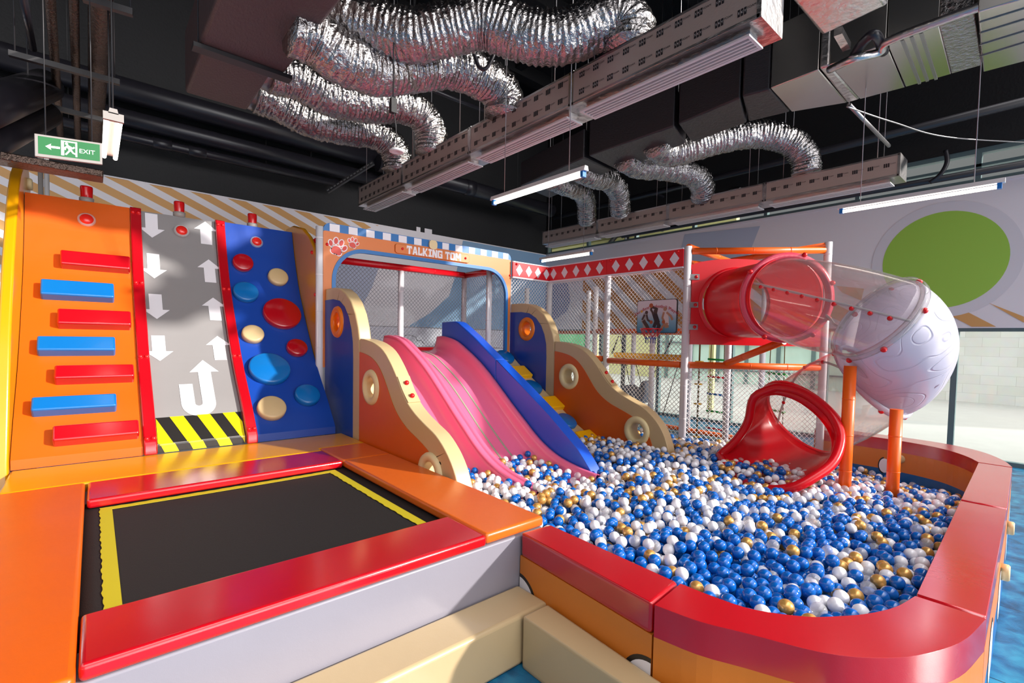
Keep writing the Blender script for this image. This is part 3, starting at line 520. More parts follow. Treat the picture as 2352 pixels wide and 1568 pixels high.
# ------------------------------------------------------------------ double slide
BED = smooth2([(5.66, 1.452), (5.50, 1.452), (5.25, 1.404), (5.02, 1.30), (4.80, 1.185), (4.59, 1.053), (4.33, 0.86), (4.0, 0.61), (3.68, 0.40), (3.4, 0.29), (3.1, 0.25), (2.85, 0.245)], 66)
def bed_z(y):
    for a, b in zip(BED, BED[1:]):
        if b[0] <= y <= a[0]: t = (a[0]-y)/(a[0]-b[0]+1e-9); return a[1]+(b[1]-a[1])*t
    return 9 if y > 5.66 else -1
def rim_h(y): return 0.205 if y > 3.9 else 0.205-0.07*min(1, (3.9-y)/1.0)
def slide():
    t = thing('double_slide', 'pink two-lane fibreglass slide running down into the ball pit', 'slide', (2.9, 4.2, 0))
    def sec(y, xs):    # cross-section (x, height above bed)
        h = rim_h(y); return [(x, hh*h) for x, hh in xs]
    def loft(name, xs):
        m = MB(); k = len(xs); vs = []
        for y, z in BED: vs += [(x, y, z+hh*rim_h(y)) for x, hh in xs]
        m.add(vs, [(i*k+j, i*k+j+1, (i+1)*k+j+1, (i+1)*k+j) for i in range(len(BED)-1) for j in range(k-1)], 0, True); return m.build(name, P_PINK, t, solid=0.012)
    arc = lambda xa, xb, ha, hb, up: [(xa+(xb-xa)*math.sin(q) if up else xa+(xb-xa)*(1-math.cos(q)), ha+(hb-ha)*(1-math.cos(q)) if up else ha+(hb-ha)*math.sin(q)) for q in np.linspace(0, PI/2, 7)]
    loft('slide_lane', [(2.185, 1.0), (2.21, 1.0)]+[(2.222, 0.8), (2.232, 0.5), (2.25, 0.22), (2.285, 0.05), (2.34, 0.0)]+[(2.45, 0), (2.58, 0.0), (2.66, 0.03), (2.71, 0.14), (2.745, 0.35), (2.765, 0.7), (2.775, 0.98)])
    loft('middle_rim', [(2.77, 0.95), (2.778, 1.0), (2.80, 1.02), (2.83, 1.0), (2.838, 0.93), (2.845, 0.93), (2.852, 1.0), (2.87, 1.02), (2.895, 1.0), (2.90, 0.95)])
    loft('slide_lane', [(2.895, 0.98), (2.905, 0.7), (2.925, 0.35), (2.955, 0.14), (3.0, 0.03), (3.08, 0.0), (3.2, 0), (3.35, 0), (3.43, 0.03), (3.485, 0.14), (3.52, 0.35), (3.54, 0.7), (3.552, 1.0), (3.575, 1.02), (3.6, 1.0), (3.604, 0.85)])
    for x in (3.115, 3.265):
        m = MB(); vs = []
        for y, z in BED: vs += [(x-0.011, y, z+0.0085), (x+0.011, y, z+0.0085)]
        m.add(vs, [(2*i, 2*i+1, 2*i+3, 2*i+2) for i in range(len(BED)-1)], 0, True); m.build('grip_strip', STRIPE, t, solid=0.003)
slide()
def divider():
    out = [(5.645, 0.0), (5.645, 1.862), (5.32, 1.868), (5.25, 1.85), (5.12, 1.785), (4.9, 1.668), (4.44, 1.398), (3.97, 1.118), (3.55, 0.86), (3.3, 0.685), (3.14, 0.57), (3.05, 0.48), (2.96, 0.38), (2.94, 0.28), (2.94, 0.0)]
    t = thing('slide_divider', 'thick royal blue foam divider between the pink slide and the stepped ramp', 'divider', (3.67, 4.3, 0))
    up = clip(out, 0, 4.452, False); lo = clip(out, 0, 4.448, True)
    m = MB(); m.prism(up, 'X', 3.612, 3.755); m.build('upper_block', V_ROYAL, t, bevel=0.022, seg=4); m = MB(); m.prism(lo, 'X', 3.612, 3.755); m.build('lower_block', V_ROYAL, t, bevel=0.022, seg=4)
divider()
RAMP = [(5.64, 1.44), (5.43, 1.285), (4.76, 0.86), (4.24, 0.535), (3.86, 0.345), (3.5, 0.2)]
def ramp_z(y):
    for a, b in zip(RAMP, RAMP[1:]):
        if b[0] <= y <= a[0]: return a[1]+(b[1]-a[1])*(a[0]-y)/(a[0]-b[0])
    return 9 if y > 5.64 else 0
def ramp():
    t = thing('stepped_ramp', 'cream climbing ramp with blue round and yellow square footholds', 'ramp', (4.37, 4.6, 0))
    m = MB(); m.prism(RAMP+[(3.5, 0.0), (5.64, 0.0)], 'X', 3.765, 4.845); m.build('ramp_board', V_CREAM, t)
    for i, (u, v) in enumerate(((1163, 815), (1197, 850), (1226, 884), (1273, 921), (1304, 962), (1353, 1000))):
        # centre of the pad on the ramp plane, raised
        best = None
        for a, b in zip(RAMP, RAMP[1:]):
            e = nrm((b[0]-a[0], b[1]-a[1])); n = np.array((e[1], -e[0])); n = n if n[1] > 0 else -n; d = ray(u, v); A = np.array(a)+n*0.06; tt = ((A-np.array((_C[1], _C[2])))@n)/(np.array((d[1], d[2]))@n); q = _C+d*tt; k = (q[1:]-A)@e
            if -0.05 <= k <= np.hypot(b[0]-a[0], b[1]-a[1])+0.05 and best is None: best = (q, n, e)
        if best is None: continue
        q, n, e = best; n3 = np.array((0, n[0], n[1])); e3 = np.array((0, e[0], e[1])); c = np.array(q)-n3*0.06
        m = MB()
        if i % 2 == 0:
            m.lathe([(0, -0.01), (0.14, -0.01), (0.14, 0.045), (0.125, 0.058), (0, 0.06)], c, n3, 32); o = m.build('foothold', V_BLUE, t); o['label'] = 'blue round foothold'
        else:
            a, b = 0.15, 0.12; base = [c+np.array((sx*a, 0, 0))+e3*sy*b-n3*0.01 for sx, sy in ((-1, -1), (1, -1), (1, 1), (-1, 1))]; m.hexa(base, [p+n3*0.07 for p in base]); o = m.build('foothold', V_SQ, t, bevel=0.012); o['label'] = 'yellow square foothold'
ramp()

# ------------------------------------------------------------------ play house facade
def facade_tt():
    Y = 5.652; t = thing('playhouse_front', 'orange playhouse front with blue and white chequered top and name board', 'facade', (3.43, Y, 1.2))
    def rr(x0, x1, z0, z1, r, rb=0.0):
        o = [(x0, z0)]
        o += [(x0+r-r*math.cos(a), z1-r+r*math.sin(a)) for a in np.linspace(0, PI/2, 12)]
        o += [(x1-r+r*math.sin(a), z1-r+r*math.cos(a)) for a in np.linspace(0, PI/2, 12)]
        return o+[(x1, z0)]
    outer = rr(2.008, 4.852, 1.28, 2.855, 0.02); inner = rr(2.105, 4.80, 1.46, 2.70, 0.40)
    m = MB(); m.prism(outer, 'Y', Y, Y+0.03, [inner]); m.build('front_panel', P_TT, t)
    i2 = rr(2.135, 4.77, 1.46, 2.665, 0.37); m = MB(); m.prism(inner+[], 'Y', Y-0.008, Y+0.036, [[(p[0]+0.0, p[1]) for p in rr(2.15, 4.755, 1.4601, 2.655, 0.355)]]); m.build('opening_trim', P_TTBLUE, t)
    # chequered top board
    top = rr(2.008, 4.852, 2.855, 2.95, 0.085); m = MB(); m.prism(top, 'Y', Y, Y+0.03)
    n = 27; x0, x1 = 2.008, 4.852
    us = [757, 780, 800.5, 821, 841, 860, 879, 897.5, 915.5, 934, 951, 968, 985.5, 1001, 1016, 1031, 1046, 1062, 1077, 1091, 1104, 1118, 1130, 1144, 1156, 1168]
    xs = [at(u, 555, Y=Y)[0] for u in us]
    for i in range(0, len(xs)-1, 2): m.box((xs[i], Y-0.003, 2.857), (xs[i+1], Y+0.002, 2.943), 1)
    m.build('chequered_board', [P_TTBLUE, P_WHITE], t)
    # name board and lettering
    m = MB(); m.prism(rr(2.905, 4.055, 2.735, 2.825, 0.04)[0:0]+[(2.925, 2.712), (4.035, 2.712), (4.058, 2.732), (4.058, 2.812), (4.035, 2.832), (2.925, 2.832), (2.902, 2.812), (2.902, 2.732)], 'Y', Y-0.022, Y, ); nb = m.build('name_board', P_TT, t, bevel=0.006)
    # blocky capitals built from thick strokes
    S = 0.25
    LET = {'T': (0.78, [(0, 1-S, 0.78, 1), (0.39-S/2, 0, 0.39+S/2, 1-S), (0, 1-S*1.5, 0.1, 1-S), (0.68, 1-S*1.5, 0.78, 1-S)]), 'L': (0.66, [(0, 0, S, 1), (S, 0, 0.66, S), (0.54, S, 0.66, S*1.5)]), 'I': (0.56, [(0, 1-S, 0.56, 1), (0, 0, 0.56, S), (0.28-S/2, S, 0.28+S/2, 1-S)]),
           'A': (0.8, [[(0, 0), (S, 0), (0.46, 1), (0.26, 1)], [(0.8-S, 0), (0.8, 0), (0.54, 1), (0.34, 1)], (0.2, 0.2, 0.6, 0.4), (0.26, 0.82, 0.54, 1)]), 'K': (0.82, [(0, 0, S, 1), [(S, 0.38), (0.5, 1), (0.8, 1), (S, 0.28)], [(S, 0.72), (S, 0.42), (0.52, 0), (0.82, 0)]]),
           'N': (0.8, [(0, 0, S, 1), (0.8-S, 0, 0.8, 1), [(0.02, 1), (0.3, 1), (0.78, 0), (0.5, 0)]]), 'G': (0.8, [(0, 0.12, S, 0.88), [(0, 0.88), (S, 0.76), (S, 1), (0.12, 1)], (S, 1-S*0.9, 0.78, 1), [(0, 0.12), (0.12, 0), (S, 0), (S, 0.24)], (S, 0, 0.8, S*0.9), (0.8-S, S*0.9, 0.8, 0.56), (0.42, 0.4, 0.8-S, 0.56), (0.6, 0.64, 0.78, 1-S*0.9)]),
           'O': (0.82, [(0, 0.12, S, 0.88), (0.82-S, 0.12, 0.82, 0.88), (0.12, 0, 0.70, S*0.9), (0.12, 1-S*0.9, 0.70, 1), [(0, 0.12), (0.12, 0), (S, 0.2)], [(0.82, 0.12), (0.82-S, 0.2), (0.70, 0)], [(0, 0.88), (S, 0.8), (0.12, 1)], [(0.82, 0.88), (0.70, 1), (0.82-S, 0.8)]]), 'M': (1.0, [(0, 0, S, 1), (1-S, 0, 1, 1), [(0.04, 1), (0.32, 1), (0.6, 0.3), (0.4, 0.3)], [(0.68, 1), (0.96, 1), (0.6, 0.3), (0.4, 0.3)]])}
    word = 'TALKING TOM'; wd = sum(LET[c][0]+0.07 if c != ' ' else 0.38 for c in word)-0.07; hh = 0.105; sx = 0.845/wd; xx = 3.482-0.845/2
    for c in word:
        if c == ' ': xx += 0.38*sx; continue
        m = MB()
        for k, g in enumerate(LET[c][1]):
            q = [(g[0], g[1]), (g[2], g[1]), (g[2], g[3]), (g[0], g[3])] if isinstance(g, tuple) else g
            d = 0.0278+0.00006*k; P = [(xx+x*sx, 2.7205+y*hh) for x, y in q]; m.hexa([(x, Y-0.021, z) for x, z in P], [(x, Y-d, z) for x, z in P])
        m.build('letter', P_WHITE, nb, merge=False); xx += (LET[c][0]+0.07)*sx
    for x in (3.0, 3.985): m = MB(); m.ball((x, Y-0.024, 2.775), 0.017, 10); m.build('bolt_cap', P_REDDOT, nb)
    for x, z in ((2.05, 2.70), (4.835, 2.62)): m = MB(); m.ball((x, Y-0.003, z), 0.018, 10); m.build('bolt_cap', P_REDDOT, t)
    m = MB(); m.prism([(3.455+0.062*math.copysign(abs(math.cos(a))**0.7, math.cos(a)), 2.888+0.06*math.copysign(abs(math.sin(a))**0.7, math.sin(a))) for a in np.linspace(0, 2*PI, 28, endpoint=False)], 'Y', Y-0.03, Y-0.004); m.build('medallion', P_CREAM, t, bevel=0.005)
    # paw prints with white outline
    def paw(cx, cz, s, rot):
        m = MB(); ca, sa = math.cos(rot), math.sin(rot)
        def bl(x, z, rx, rz, ph, pad, mi, y):
            pts = []
            for a in np.linspace(0, 2*PI, 24, endpoint=False):
                px, pz = (rx+pad)*math.cos(a), (rz+pad)*math.sin(a); q = (px*math.cos(ph)-pz*math.sin(ph)+x, px*math.sin(ph)+pz*math.cos(ph)+z); pts.append((cx+s*(q[0]*ca-q[1]*sa), cz+s*(q[0]*sa+q[1]*ca)))
            m.prism(pts, 'Y', y, Y, mi=mi)
        L = [(0, -0.32, 0.42, 0.34, 0), (-0.24, -0.48, 0.22, 0.22, 0.3), (0.24, -0.48, 0.22, 0.22, -0.3), (-0.62, 0.08, 0.16, 0.25, 0.45), (-0.24, 0.42, 0.17, 0.27, 0.12), (0.24, 0.42, 0.17, 0.27, -0.12), (0.62, 0.08, 0.16, 0.25, -0.45)]
        for b in L: bl(*b, 0.08, 1, Y-0.003)
        for i, b in enumerate(L): bl(*b, 0.0, 0, Y-0.005-0.0003*i)
        m.build('paw_print', [P_PAW, P_WHITE], t, merge=False)
    paw(2.17, 2.69, 0.135, -0.25); paw(2.36, 2.762, 0.085, -0.25)
facade_tt()

# ------------------------------------------------------------------ play frame: posts, rails, nets
def net(name, o, ex, ey, w, h, pitch, r, mt, parent, poly=None):
    """diamond net of knotted cords on the rectangle o, ex*w, ey*h"""
    o, ex, ey = np.array(o, float), nrm(ex), nrm(ey); m = MB(); n3 = np.cross(ex, ey)
    for sgn in (1, -1):
        k0, k1 = (-h, w) if sgn > 0 else (0, w+h); c = k0+pitch/2
        while c < k1:
            # line x = c + sgn*y
            y0, y1 = (max(0, -c), min(h, w-c)) if sgn > 0 else (max(0, c-w), min(h, c))
            if y1-y0 > 0.01:
                seg = max(1, int((y1-y0)/0.6)); ys = np.linspace(y0, y1, seg+1); P = [o+ex*(c+sgn*y)+ey*y+n3*0.006*math.sin(y*3+c*2) for y in ys]
                m.tube(P, r, 4, 0, False, sm=False)
            c += pitch
    e = [o, o+ex*w, o+ex*w+ey*h, o+ey*h]
    for a, b in zip(e, e[1:]+e[:1]): m.tube([a, b], r*1.6, 5, 0, False)
    return m.build(name, mt, parent, merge=False)
def frame():
    t = thing('soft_play_structure', 'white-posted soft play frame with orange rails and diamond netting behind the ball pit', 'play frame', (6.5, 5.5, 0))
    def post(x, y, z0, z1, r=0.045):
        m = MB(); m.tube([(x, y, z0), (x, y, z1)], r, 16); 
        for z in np.arange(z0+0.25, z1-0.1, 0.42): m.lathe([(r+0.001, -0.006), (r+0.003, 0), (r+0.001, 0.006)], (x, y, z), (0, 0, 1), 16)
        m.build('post', P_WHPIPE, t)
    for x, y, z1 in ((5.7, 3.2, 2.86), (5.7, 4.45, 2.62), (5.7, 5.65, 2.62), (6.9, 2.0, 2.92), (1.985, 5.70, 2.9), (4.83, 6.85, 2.74), (3.63, 6.85, 2.74), (4.63, 5.9, 2.70), (2.1, 6.85, 2.74), (6.3, 6.85, 2.62), (6.9, 5.65, 2.62), (6.9, 4.45, 1.9), (6.9, 3.2, 2.6), (7.35, 6.2, 2.62), (8.1, 3.2, 2.6), (8.1, 5.65, 1.9), (8.1, 4.45, 2.6)):
        post(x, y, 0.0, z1)
    def rail(a, b, mt=P_ORPIPE, r=0.042):
        m = MB(); m.tube([a, b], r, 14); a, b = np.array(a), np.array(b); L = np.linalg.norm(b-a)
        for d in np.arange(0.3, L-0.1, 0.45): m.lathe([(r+0.001, -0.004), (r+0.003, 0), (r+0.001, 0.004)], a+(b-a)*d/L, b-a, 14)
        m.build('rail', mt, t)
    dg = lambda s, off=0.0: (5.7+1.2*s, 3.2-1.2*s)
    rail((5.73, 3.17, 2.80), (6.87, 2.03, 2.82)); rail((5.74, 3.22, 2.86), (6.9, 3.2, 2.80)); rail((6.9, 3.2, 2.82), (6.9, 2.0, 2.88)); rail((5.73, 3.17, 2.64), (6.2, 3.1, 2.66))
    rail((5.74, 3.16, 1.36), (6.87, 2.03, 1.36)); rail((5.7, 3.25, 1.36), (5.7, 4.40, 1.36)); rail((5.7, 4.5, 1.38), (5.7, 5.6, 1.38)); rail((5.85, 3.3, 1.44), (5.85, 4.4, 1.44), Y_PL)
    rail((8.1, 3.2, 1.82), (8.1, 8.0, 1.82)); rail((6.9, 3.25, 1.82), (6.9, 5.6, 1.82)); rail((8.1, 3.2, 0.06), (8.1, 8.0, 0.06)); rail((6.9, 2.05, 0.06), (8.1, 3.2, 0.06)); rail((6.9, 3.2, 0.06), (8.1, 3.2, 0.06)); rail((5.74, 3.24, 0.06), (6.9, 3.2, 0.06))
    rail((2.1, 6.82, 2.72), (4.83, 6.82, 2.72), P_RED, 0.05); rail((4.83, 6.82, 2.72), (4.83, 5.72, 2.72), P_RED, 0.05); rail((2.05, 5.75, 2.80), (2.05, 6.8, 2.72), P_RED, 0.04)
    s = 1/math.sqrt(2)
    # strut holding the tube
    a = np.array((6.06, 2.84, 1.38)); e = at(1800, 783, T=5.35); rail(a, e)
    # nets
    net('net', (5.7, 5.62, 0.1), (0, -1, 0), (0, 0, 1), 2.40, 2.48, 0.062, 0.0036, ROPE, t)
    net('net', (4.87, 5.66, 1.45), (1, 0, 0), (0, 0, 1), 0.8, 1.14, 0.062, 0.0036, ROPE, t)
    net('net', (2.15, 6.85, 1.50), (1, 0, 0), (0, 0, 1), 2.66, 1.20, 0.062, 0.003, ROPEG, t)
    net('net', (4.83, 6.82, 1.50), (0, -1, 0), (0, 0, 1), 1.1, 1.20, 0.062, 0.0036, ROPE, t)
    net('net', (5.73, 3.17, 0.1), (s, -s, 0), (0, 0, 1), 1.64, 1.22, 0.062, 0.0036, ROPE, t)
    net('net', (2.03, 5.72, 2.0), (0, 1, 0), (0, 0, 1), 1.1, 0.75, 0.062, 0.0036, ROPE, t)
    # platform behind the slide top
    m = MB(); m.box((2.04, 5.66, 1.33), (4.84, 6.86, 1.445)); m.build('platform', V_RED, t, bevel=0.01)
    m = MB(); m.box((2.1, 6.80, 1.445), (4.8, 6.85, 1.49)); m.build('platform_kerb', P_RED, t)
ROPEG = mat('grey_net_cord', '8C8A92', 0.7)
frame()
# banners with white diamonds
def banner(o, ex, w, h, lab, cs):
    ex = np.array(ex, float); n = np.array((ex[1], -ex[0], 0.0)); o = np.array(o, float)
    t = thing('diamond_banner', lab, 'banner', tuple(o+ex*w/2)+() , 'red banners with white diamonds along the top of the play frame')
    up = np.array((0, 0, 1.0)); m = MB()
    def slab(x0, x1, z0, z1, d0, d1, mi=0): m.hexa([o+ex*x+up*z+n*d0 for x, z in ((x0, z0), (x1, z0), (x1, z1), (x0, z1))], [o+ex*x+up*z+n*d1 for x, z in ((x0, z0), (x1, z0), (x1, z1), (x0, z1))], mi)
    slab(0, w, 0.02, h-0.015, 0, 0.02)
    for c in cs: m.hexa([o+ex*(c+a)+up*(h/2+b)+n*0.019 for a, b in ((-0.068, 0), (0, -0.088), (0.068, 0), (0, 0.088))], [o+ex*(c+a)+up*(h/2+b)+n*0.0225 for a, b in ((-0.068, 0), (0, -0.088), (0.068, 0), (0, 0.088))], 1)
    m.build('banner_panel', [P_BANRED, P_TRIM], t)
    for z0, z1 in ((0, 0.02), (h-0.015, h)): m = MB(); m.hexa([o+ex*x+up*z+n*-0.005 for x, z in ((0, z0), (w, z0), (w, z1), (0, z1))], [o+ex*x+up*z+n*0.025 for x, z in ((0, z0), (w, z0), (w, z1), (0, z1))]); m.build('edge_trim', P_TRIM, t)
    for c in (0.07, w-0.07): m = MB(); m.ball(o+ex*c+up*(h-0.04)+n*0.024, 0.02, 10); m.build('bolt_cap', P_REDDOT, t)
banner((4.86, 5.63, 2.585), (1, 0, 0), 0.80, 0.255, 'red banner with white diamonds joining the orange playhouse front', (0.13, 0.33, 0.53, 0.72))
banner((5.655, 5.60, 2.585), (0, -1, 0), 1.165, 0.255, 'red banner with white diamonds in the inner corner of the netting', (0.10, 0.34, 0.58, 0.81, 1.04))
banner((5.655, 4.43, 2.585), (0, -1, 0), 1.20, 0.255, 'red banner with white diamonds next to the red tube slide', (0.16, 0.39, 0.62, 0.85, 1.08))
# ------------------------------------------------------------------ basketball hoop
def hoop():
    X = 5.66; a = at(1466, 691, X=X); b = at(1558, 685, X=X); c = at(1560, 765, X=X); y0, y1, z0, z1 = a[1], b[1], c[2], (a[2]+b[2])/2
    t = thing('basketball_hoop', 'small basketball board with a red ring hung on the white netting', 'basketball hoop', (X, (y0+y1)/2, z0))
    def rnd(e, r=0.03):
        o = []
        for cx, cz, a0 in ((y0-e-r, z0+e+r, -PI/2), (y0-e-r, z1-e-r, 0), (y1+e+r, z1-e-r, PI/2), (y1+e+r, z0+e+r, PI)): o += [(cx+r*math.cos(a0+q), cz+r*math.sin(a0+q)) for q in np.linspace(0, PI/2, 6)]
        return o
    m = MB(); m.prism(rnd(0), 'X', X-0.02, X); m.build('board_edge', BLKSTEEL, t)
    m = MB(); m.prism(rnd(0.008), 'X', X-0.0225, X-0.019); bd = m.build('board_print', BOARD, t)
    W = y0-y1; Hh = z1-z0; P = lambda x, z: (y0-x*W, z0+z*Hh)     # x to the right as seen, z up, both 0..1
    m = MB()
    def limb(pts, w, mi):
        for (p, q) in zip(pts, pts[1:]):
            p, q = np.array(P(*p)), np.array(P(*q)); d = nrm(q-p); n = np.array((-d[1], d[0]))*w/2; p = p-d*w*0.3; q = q+d*w*0.3
            limb.k += 1; x = X-0.0228-0.00012*limb.k; m.poly([(x, *(p+n)), (x, *(q+n)), (x, *(q-n)), (x, *(p-n))], mi)
    limb.k = 0
    def disc(c, r, mi): limb.k += 1; cc = P(*c); x = X-0.0228-0.00012*limb.k; m.poly([(x, cc[0]+r*math.cos(q), cc[1]+r*math.sin(q)) for q in np.linspace(0, 2*PI, 18, endpoint=False)], mi)
    # three anonymous players: dribbling, leaping, running
    limb([(0.23, 0.55), (0.18, 0.36)], 0.07, 1); limb([(0.18, 0.36), (0.22, 0.2), (0.16, 0.06)], 0.05, 1); limb([(0.19, 0.36), (0.27, 0.22), (0.33, 0.08)], 0.05, 0); limb([(0.26, 0.54), (0.29, 0.4), (0.35, 0.35)], 0.028, 0); limb([(0.2, 0.54), (0.15, 0.42)], 0.028, 0); disc((0.255, 0.625), 0.024, 0); disc((0.38, 0.33), 0.024, 2)
    limb([(0.46, 0.58), (0.53, 0.34)], 0.075, 3); limb([(0.53, 0.34), (0.58, 0.22), (0.54, 0.1)], 0.05, 3); limb([(0.5, 0.34), (0.46, 0.2)], 0.05, 3); limb([(0.43, 0.58), (0.37, 0.7), (0.38, 0.8)], 0.03, 0); limb([(0.5, 0.6), (0.52, 0.72), (0.42, 0.77)], 0.03, 0); disc((0.48, 0.66), 0.026, 0); disc((0.37, 0.83), 0.03, 2)
    limb([(0.72, 0.62), (0.75, 0.42)], 0.075, 4); limb([(0.75, 0.4), (0.76, 0.28)], 0.075, 4); limb([(0.73, 0.28), (0.66, 0.18), (0.65, 0.1)], 0.032, 5); limb([(0.78, 0.28), (0.74, 0.18), (0.8, 0.2)], 0.032, 5); limb([(0.77, 0.6), (0.86, 0.5), (0.9, 0.4)], 0.028, 5); limb([(0.69, 0.6), (0.66, 0.45), (0.7, 0.36)], 0.028, 5); disc((0.72, 0.71), 0.026, 5); disc((0.69, 0.33), 0.024, 2)
    disc((0.13, 0.66), 0.016, 6)
    m.build('player_pictures', [mat('print_dark_skin', '4A3A34', 0.5), mat('print_shirt_grey', '9A9C9C', 0.5), mat('print_ball', 'B05A32', 0.5), mat('print_black_kit', '26242A', 0.5), mat('print_white_kit', 'D8CFCB', 0.5), mat('print_skin', 'B08468', 0.5), mat('print_badge', 'E0A81C', 0.5)], bd, merge=False)
    cc = P(0.5, 0.80); m = MB(); m.text('Excellent Basketball Player', (X-0.0245, cc[0], cc[1]), (0, -1, 0), (0, 0, 1), 0.062, 0, 0, bold=0.0007, arc=0.5); m.build('lettering', mat('print_red', 'B0202C', 0.5), bd)
    # ring and net
    c = at(1495, 755, X=X-0.14); m = MB(); R = 0.135; ring = [(c[0]+R*math.cos(a), c[1]+R*math.sin(a), c[2]) for a in np.linspace(0, 2*PI, 32, endpoint=False)]; m.tube(ring, 0.007, 8, 0, False, True); m.bar((c[0]+R, c[1], c[2]-0.01), (X-0.02, c[1], c[2]-0.01), 0.05, 0.02); m.build('ring', P_RED, t)
    m = MB()
    for j in range(12):
        for sg in (1, -1):
            pts = []
            for i in range(5): a = 2*PI*(j+sg*i*0.5)/12; r = R*(1-0.13*i); pts.append((c[0]+r*math.cos(a), c[1]+r*math.sin(a), c[2]-0.035*i))
            m.tube(pts[:4], 0.003, 4, 0, False, sm=False); m.tube(pts[3:], 0.003, 4, 1, False, sm=False)
            m.tube([pts[4], (pts[4][0], pts[4][1], pts[4][2]-0.05)], 0.003, 4, 1, False, sm=False)
    m.build('hoop_net', [mat('red_cord', 'D0303A', 0.7), mat('blue_cord', '2A4AB0', 0.7)], t, merge=False)
hoop()
# ------------------------------------------------------------------ spiral tube slide
def tube_slide():
    t = thing('tube_slide', 'spiral tube slide of red, clear and white plastic on two orange legs', 'slide', (5.3, 1.6, 0))
    def sweep(name, pts, r, mt, n=48, k=24, thick=0.012, rs=None):
        m = MB(); p = smoothpath(pts, k); m.tube(p, r if rs is None else list(np.interp(np.linspace(0, 1, len(p)), np.linspace(0, 1, len(rs)), rs)), n, 0, False); return m.build(name, mt, t, solid=thick), p
    pc = at(1690, 697, T=6.03); fl = at(1806, 684, T=5.12)
    s = 1/math.sqrt(2); dirp = np.array((-s, -s, 0))
    # entry panel in the diagonal bay, hump-topped, with a round opening
    o = np.array((5.7, 3.2, 0)); ex = np.array((s, -s, 0)); cx = float((pc-o)@ex); cz = pc[2]; outl = [(0.05, cz-0.52), (1.64, cz-0.52), (1.64, cz+0.42)]+[(cx+0.62*math.cos(a)*1.0, cz+0.42+0.14*math.sin(a)) for a in np.linspace(0.0, PI, 16)]+[(0.05, cz+0.42)]
    outl = [p for p in outl]; m = MB(); hole = circ(cx, cz, 0.40, 40); tri = tessellate_polygon([[Vector((p[0], p[1], 0)) for p in l] for l in (outl, hole)]); flat = outl+hole
    for d, rev in ((0.0, False), (0.03, True)): m.add([o+ex*p[0]+np.array((0, 0, p[1]))+dirp*d for p in flat], [tuple(reversed(f)) if rev else tuple(f) for f in tri])
    for l in (outl, hole):
        k = len(l); m.add([o+ex*p[0]+np.array((0, 0, p[1])) for p in l]+[o+ex*p[0]+np.array((0, 0, p[1]))+dirp*0.03 for p in l], [(i, (i+1) % k, k+(i+1) % k, k+i) for i in range(k)])
    m.lathe([(0.455, 0.03), (0.45, 0.045), (0.42, 0.05)], o+ex*cx+np.array((0, 0, cz)), dirp, 48); pn = m.build('entry_panel', P_RED, t)
    for z in (cz+0.33, cz-0.02, cz-0.30):
        m = MB(); q = o+ex*0.10+np.array((0, 0, z))+dirp*0.03; m.hexa([q-ex*0.1+np.array((0, 0, -0.035)), q+ex*0.04+np.array((0, 0, -0.035)), q+ex*0.04+np.array((0, 0, 0.035)), q-ex*0.1+np.array((0, 0, 0.035))], [p+dirp*0.006 for p in (q-ex*0.1+np.array((0, 0, -0.035)), q+ex*0.04+np.array((0, 0, -0.035)), q+ex*0.04+np.array((0, 0, 0.035)), q-ex*0.1+np.array((0, 0, 0.035)))]); b = m.build('bracket', STEEL, pn)
        m = MB(); m.ball(q+dirp*0.01, 0.022, 10); m.build('bolt_cap', P_REDDOT, b)
    sweep('red_tube', [pc+dirp*0.0, pc*0.5+fl*0.5, fl], 0.42, P_TUBERED, k=12)
    ring = at(2014, 733, T=4.36)
    R, U, F = _R, np.array((0, 0, 1.0)), nrm((_F[0], _F[1], 0))
    V = nrm(ring-_C); Rl = nrm(_R-V*(_R@V)); Ul = np.cross(Rl, V); rn = nrm(0.45*V+0.89*(0.755*Rl-0.655*Ul))     # axis of the tube where the white elbow begins
    def circle(c, d, r, n, ref=None):
        d = nrm(d); x = nrm(np.cross(d, (0, 0, 1))); y = np.cross(x, d); P = [np.array(c)+(x*math.cos(a)+y*math.sin(a))*r for a in np.linspace(0, 2*PI, n, endpoint=False)]
        if ref is not None:      # same start and sense as the reference ring
            best = None
            for Q in (P, P[::-1]):
                for k in range(n):
                    s_ = sum(np.linalg.norm(Q[(k+j) % n]-ref[j]) for j in range(0, n, 8))
                    if best is None or s_ < best[0]: best = (s_, Q[k:]+Q[:k])
            P = best[1]
        return P
    def loft(A, B, name, mt, ca, cb, bulge=0.03, K=10, par=t, solid=0.006):
        n = len(A); vs = []
        for i in range(K+1):
            w = i/K; c = ca*(1-w)+cb*w
            for a_, b_ in zip(A, B): q = a_*(1-w)+b_*w; vs.append(q+nrm(q-c)*bulge*math.sin(PI*w))
        m = MB(); m.add(vs, [(i*n+j, i*n+(j+1) % n, (i+1)*n+(j+1) % n, (i+1)*n+j) for i in range(K) for j in range(n)], 0, True); return m.build(name, mt, par, solid=solid), [vs[i*n:(i+1)*n] for i in range(K+1)]
    def prj(q): d = np.array(q)-_C; w = d@_F; return 1176+FPX*(d@_R)/w, CY-FPX*(d@_U)/w
    def nearest(P, u, v): return min(range(len(P)), key=lambda i: math.hypot(prj(P[i])[0]-u, prj(P[i])[1]-v))
    def seam_line(rows, i0, i1):
        n = len(rows[0]); di = ((i1-i0+n//2) % n)-n//2; out = []
        for k, r_ in enumerate(rows): f = (i0+di*k/(len(rows)-1)) % n; a_ = int(f); out.append(r_[a_]*(1-(f-a_))+r_[(a_+1) % n]*(f-a_))
        return out
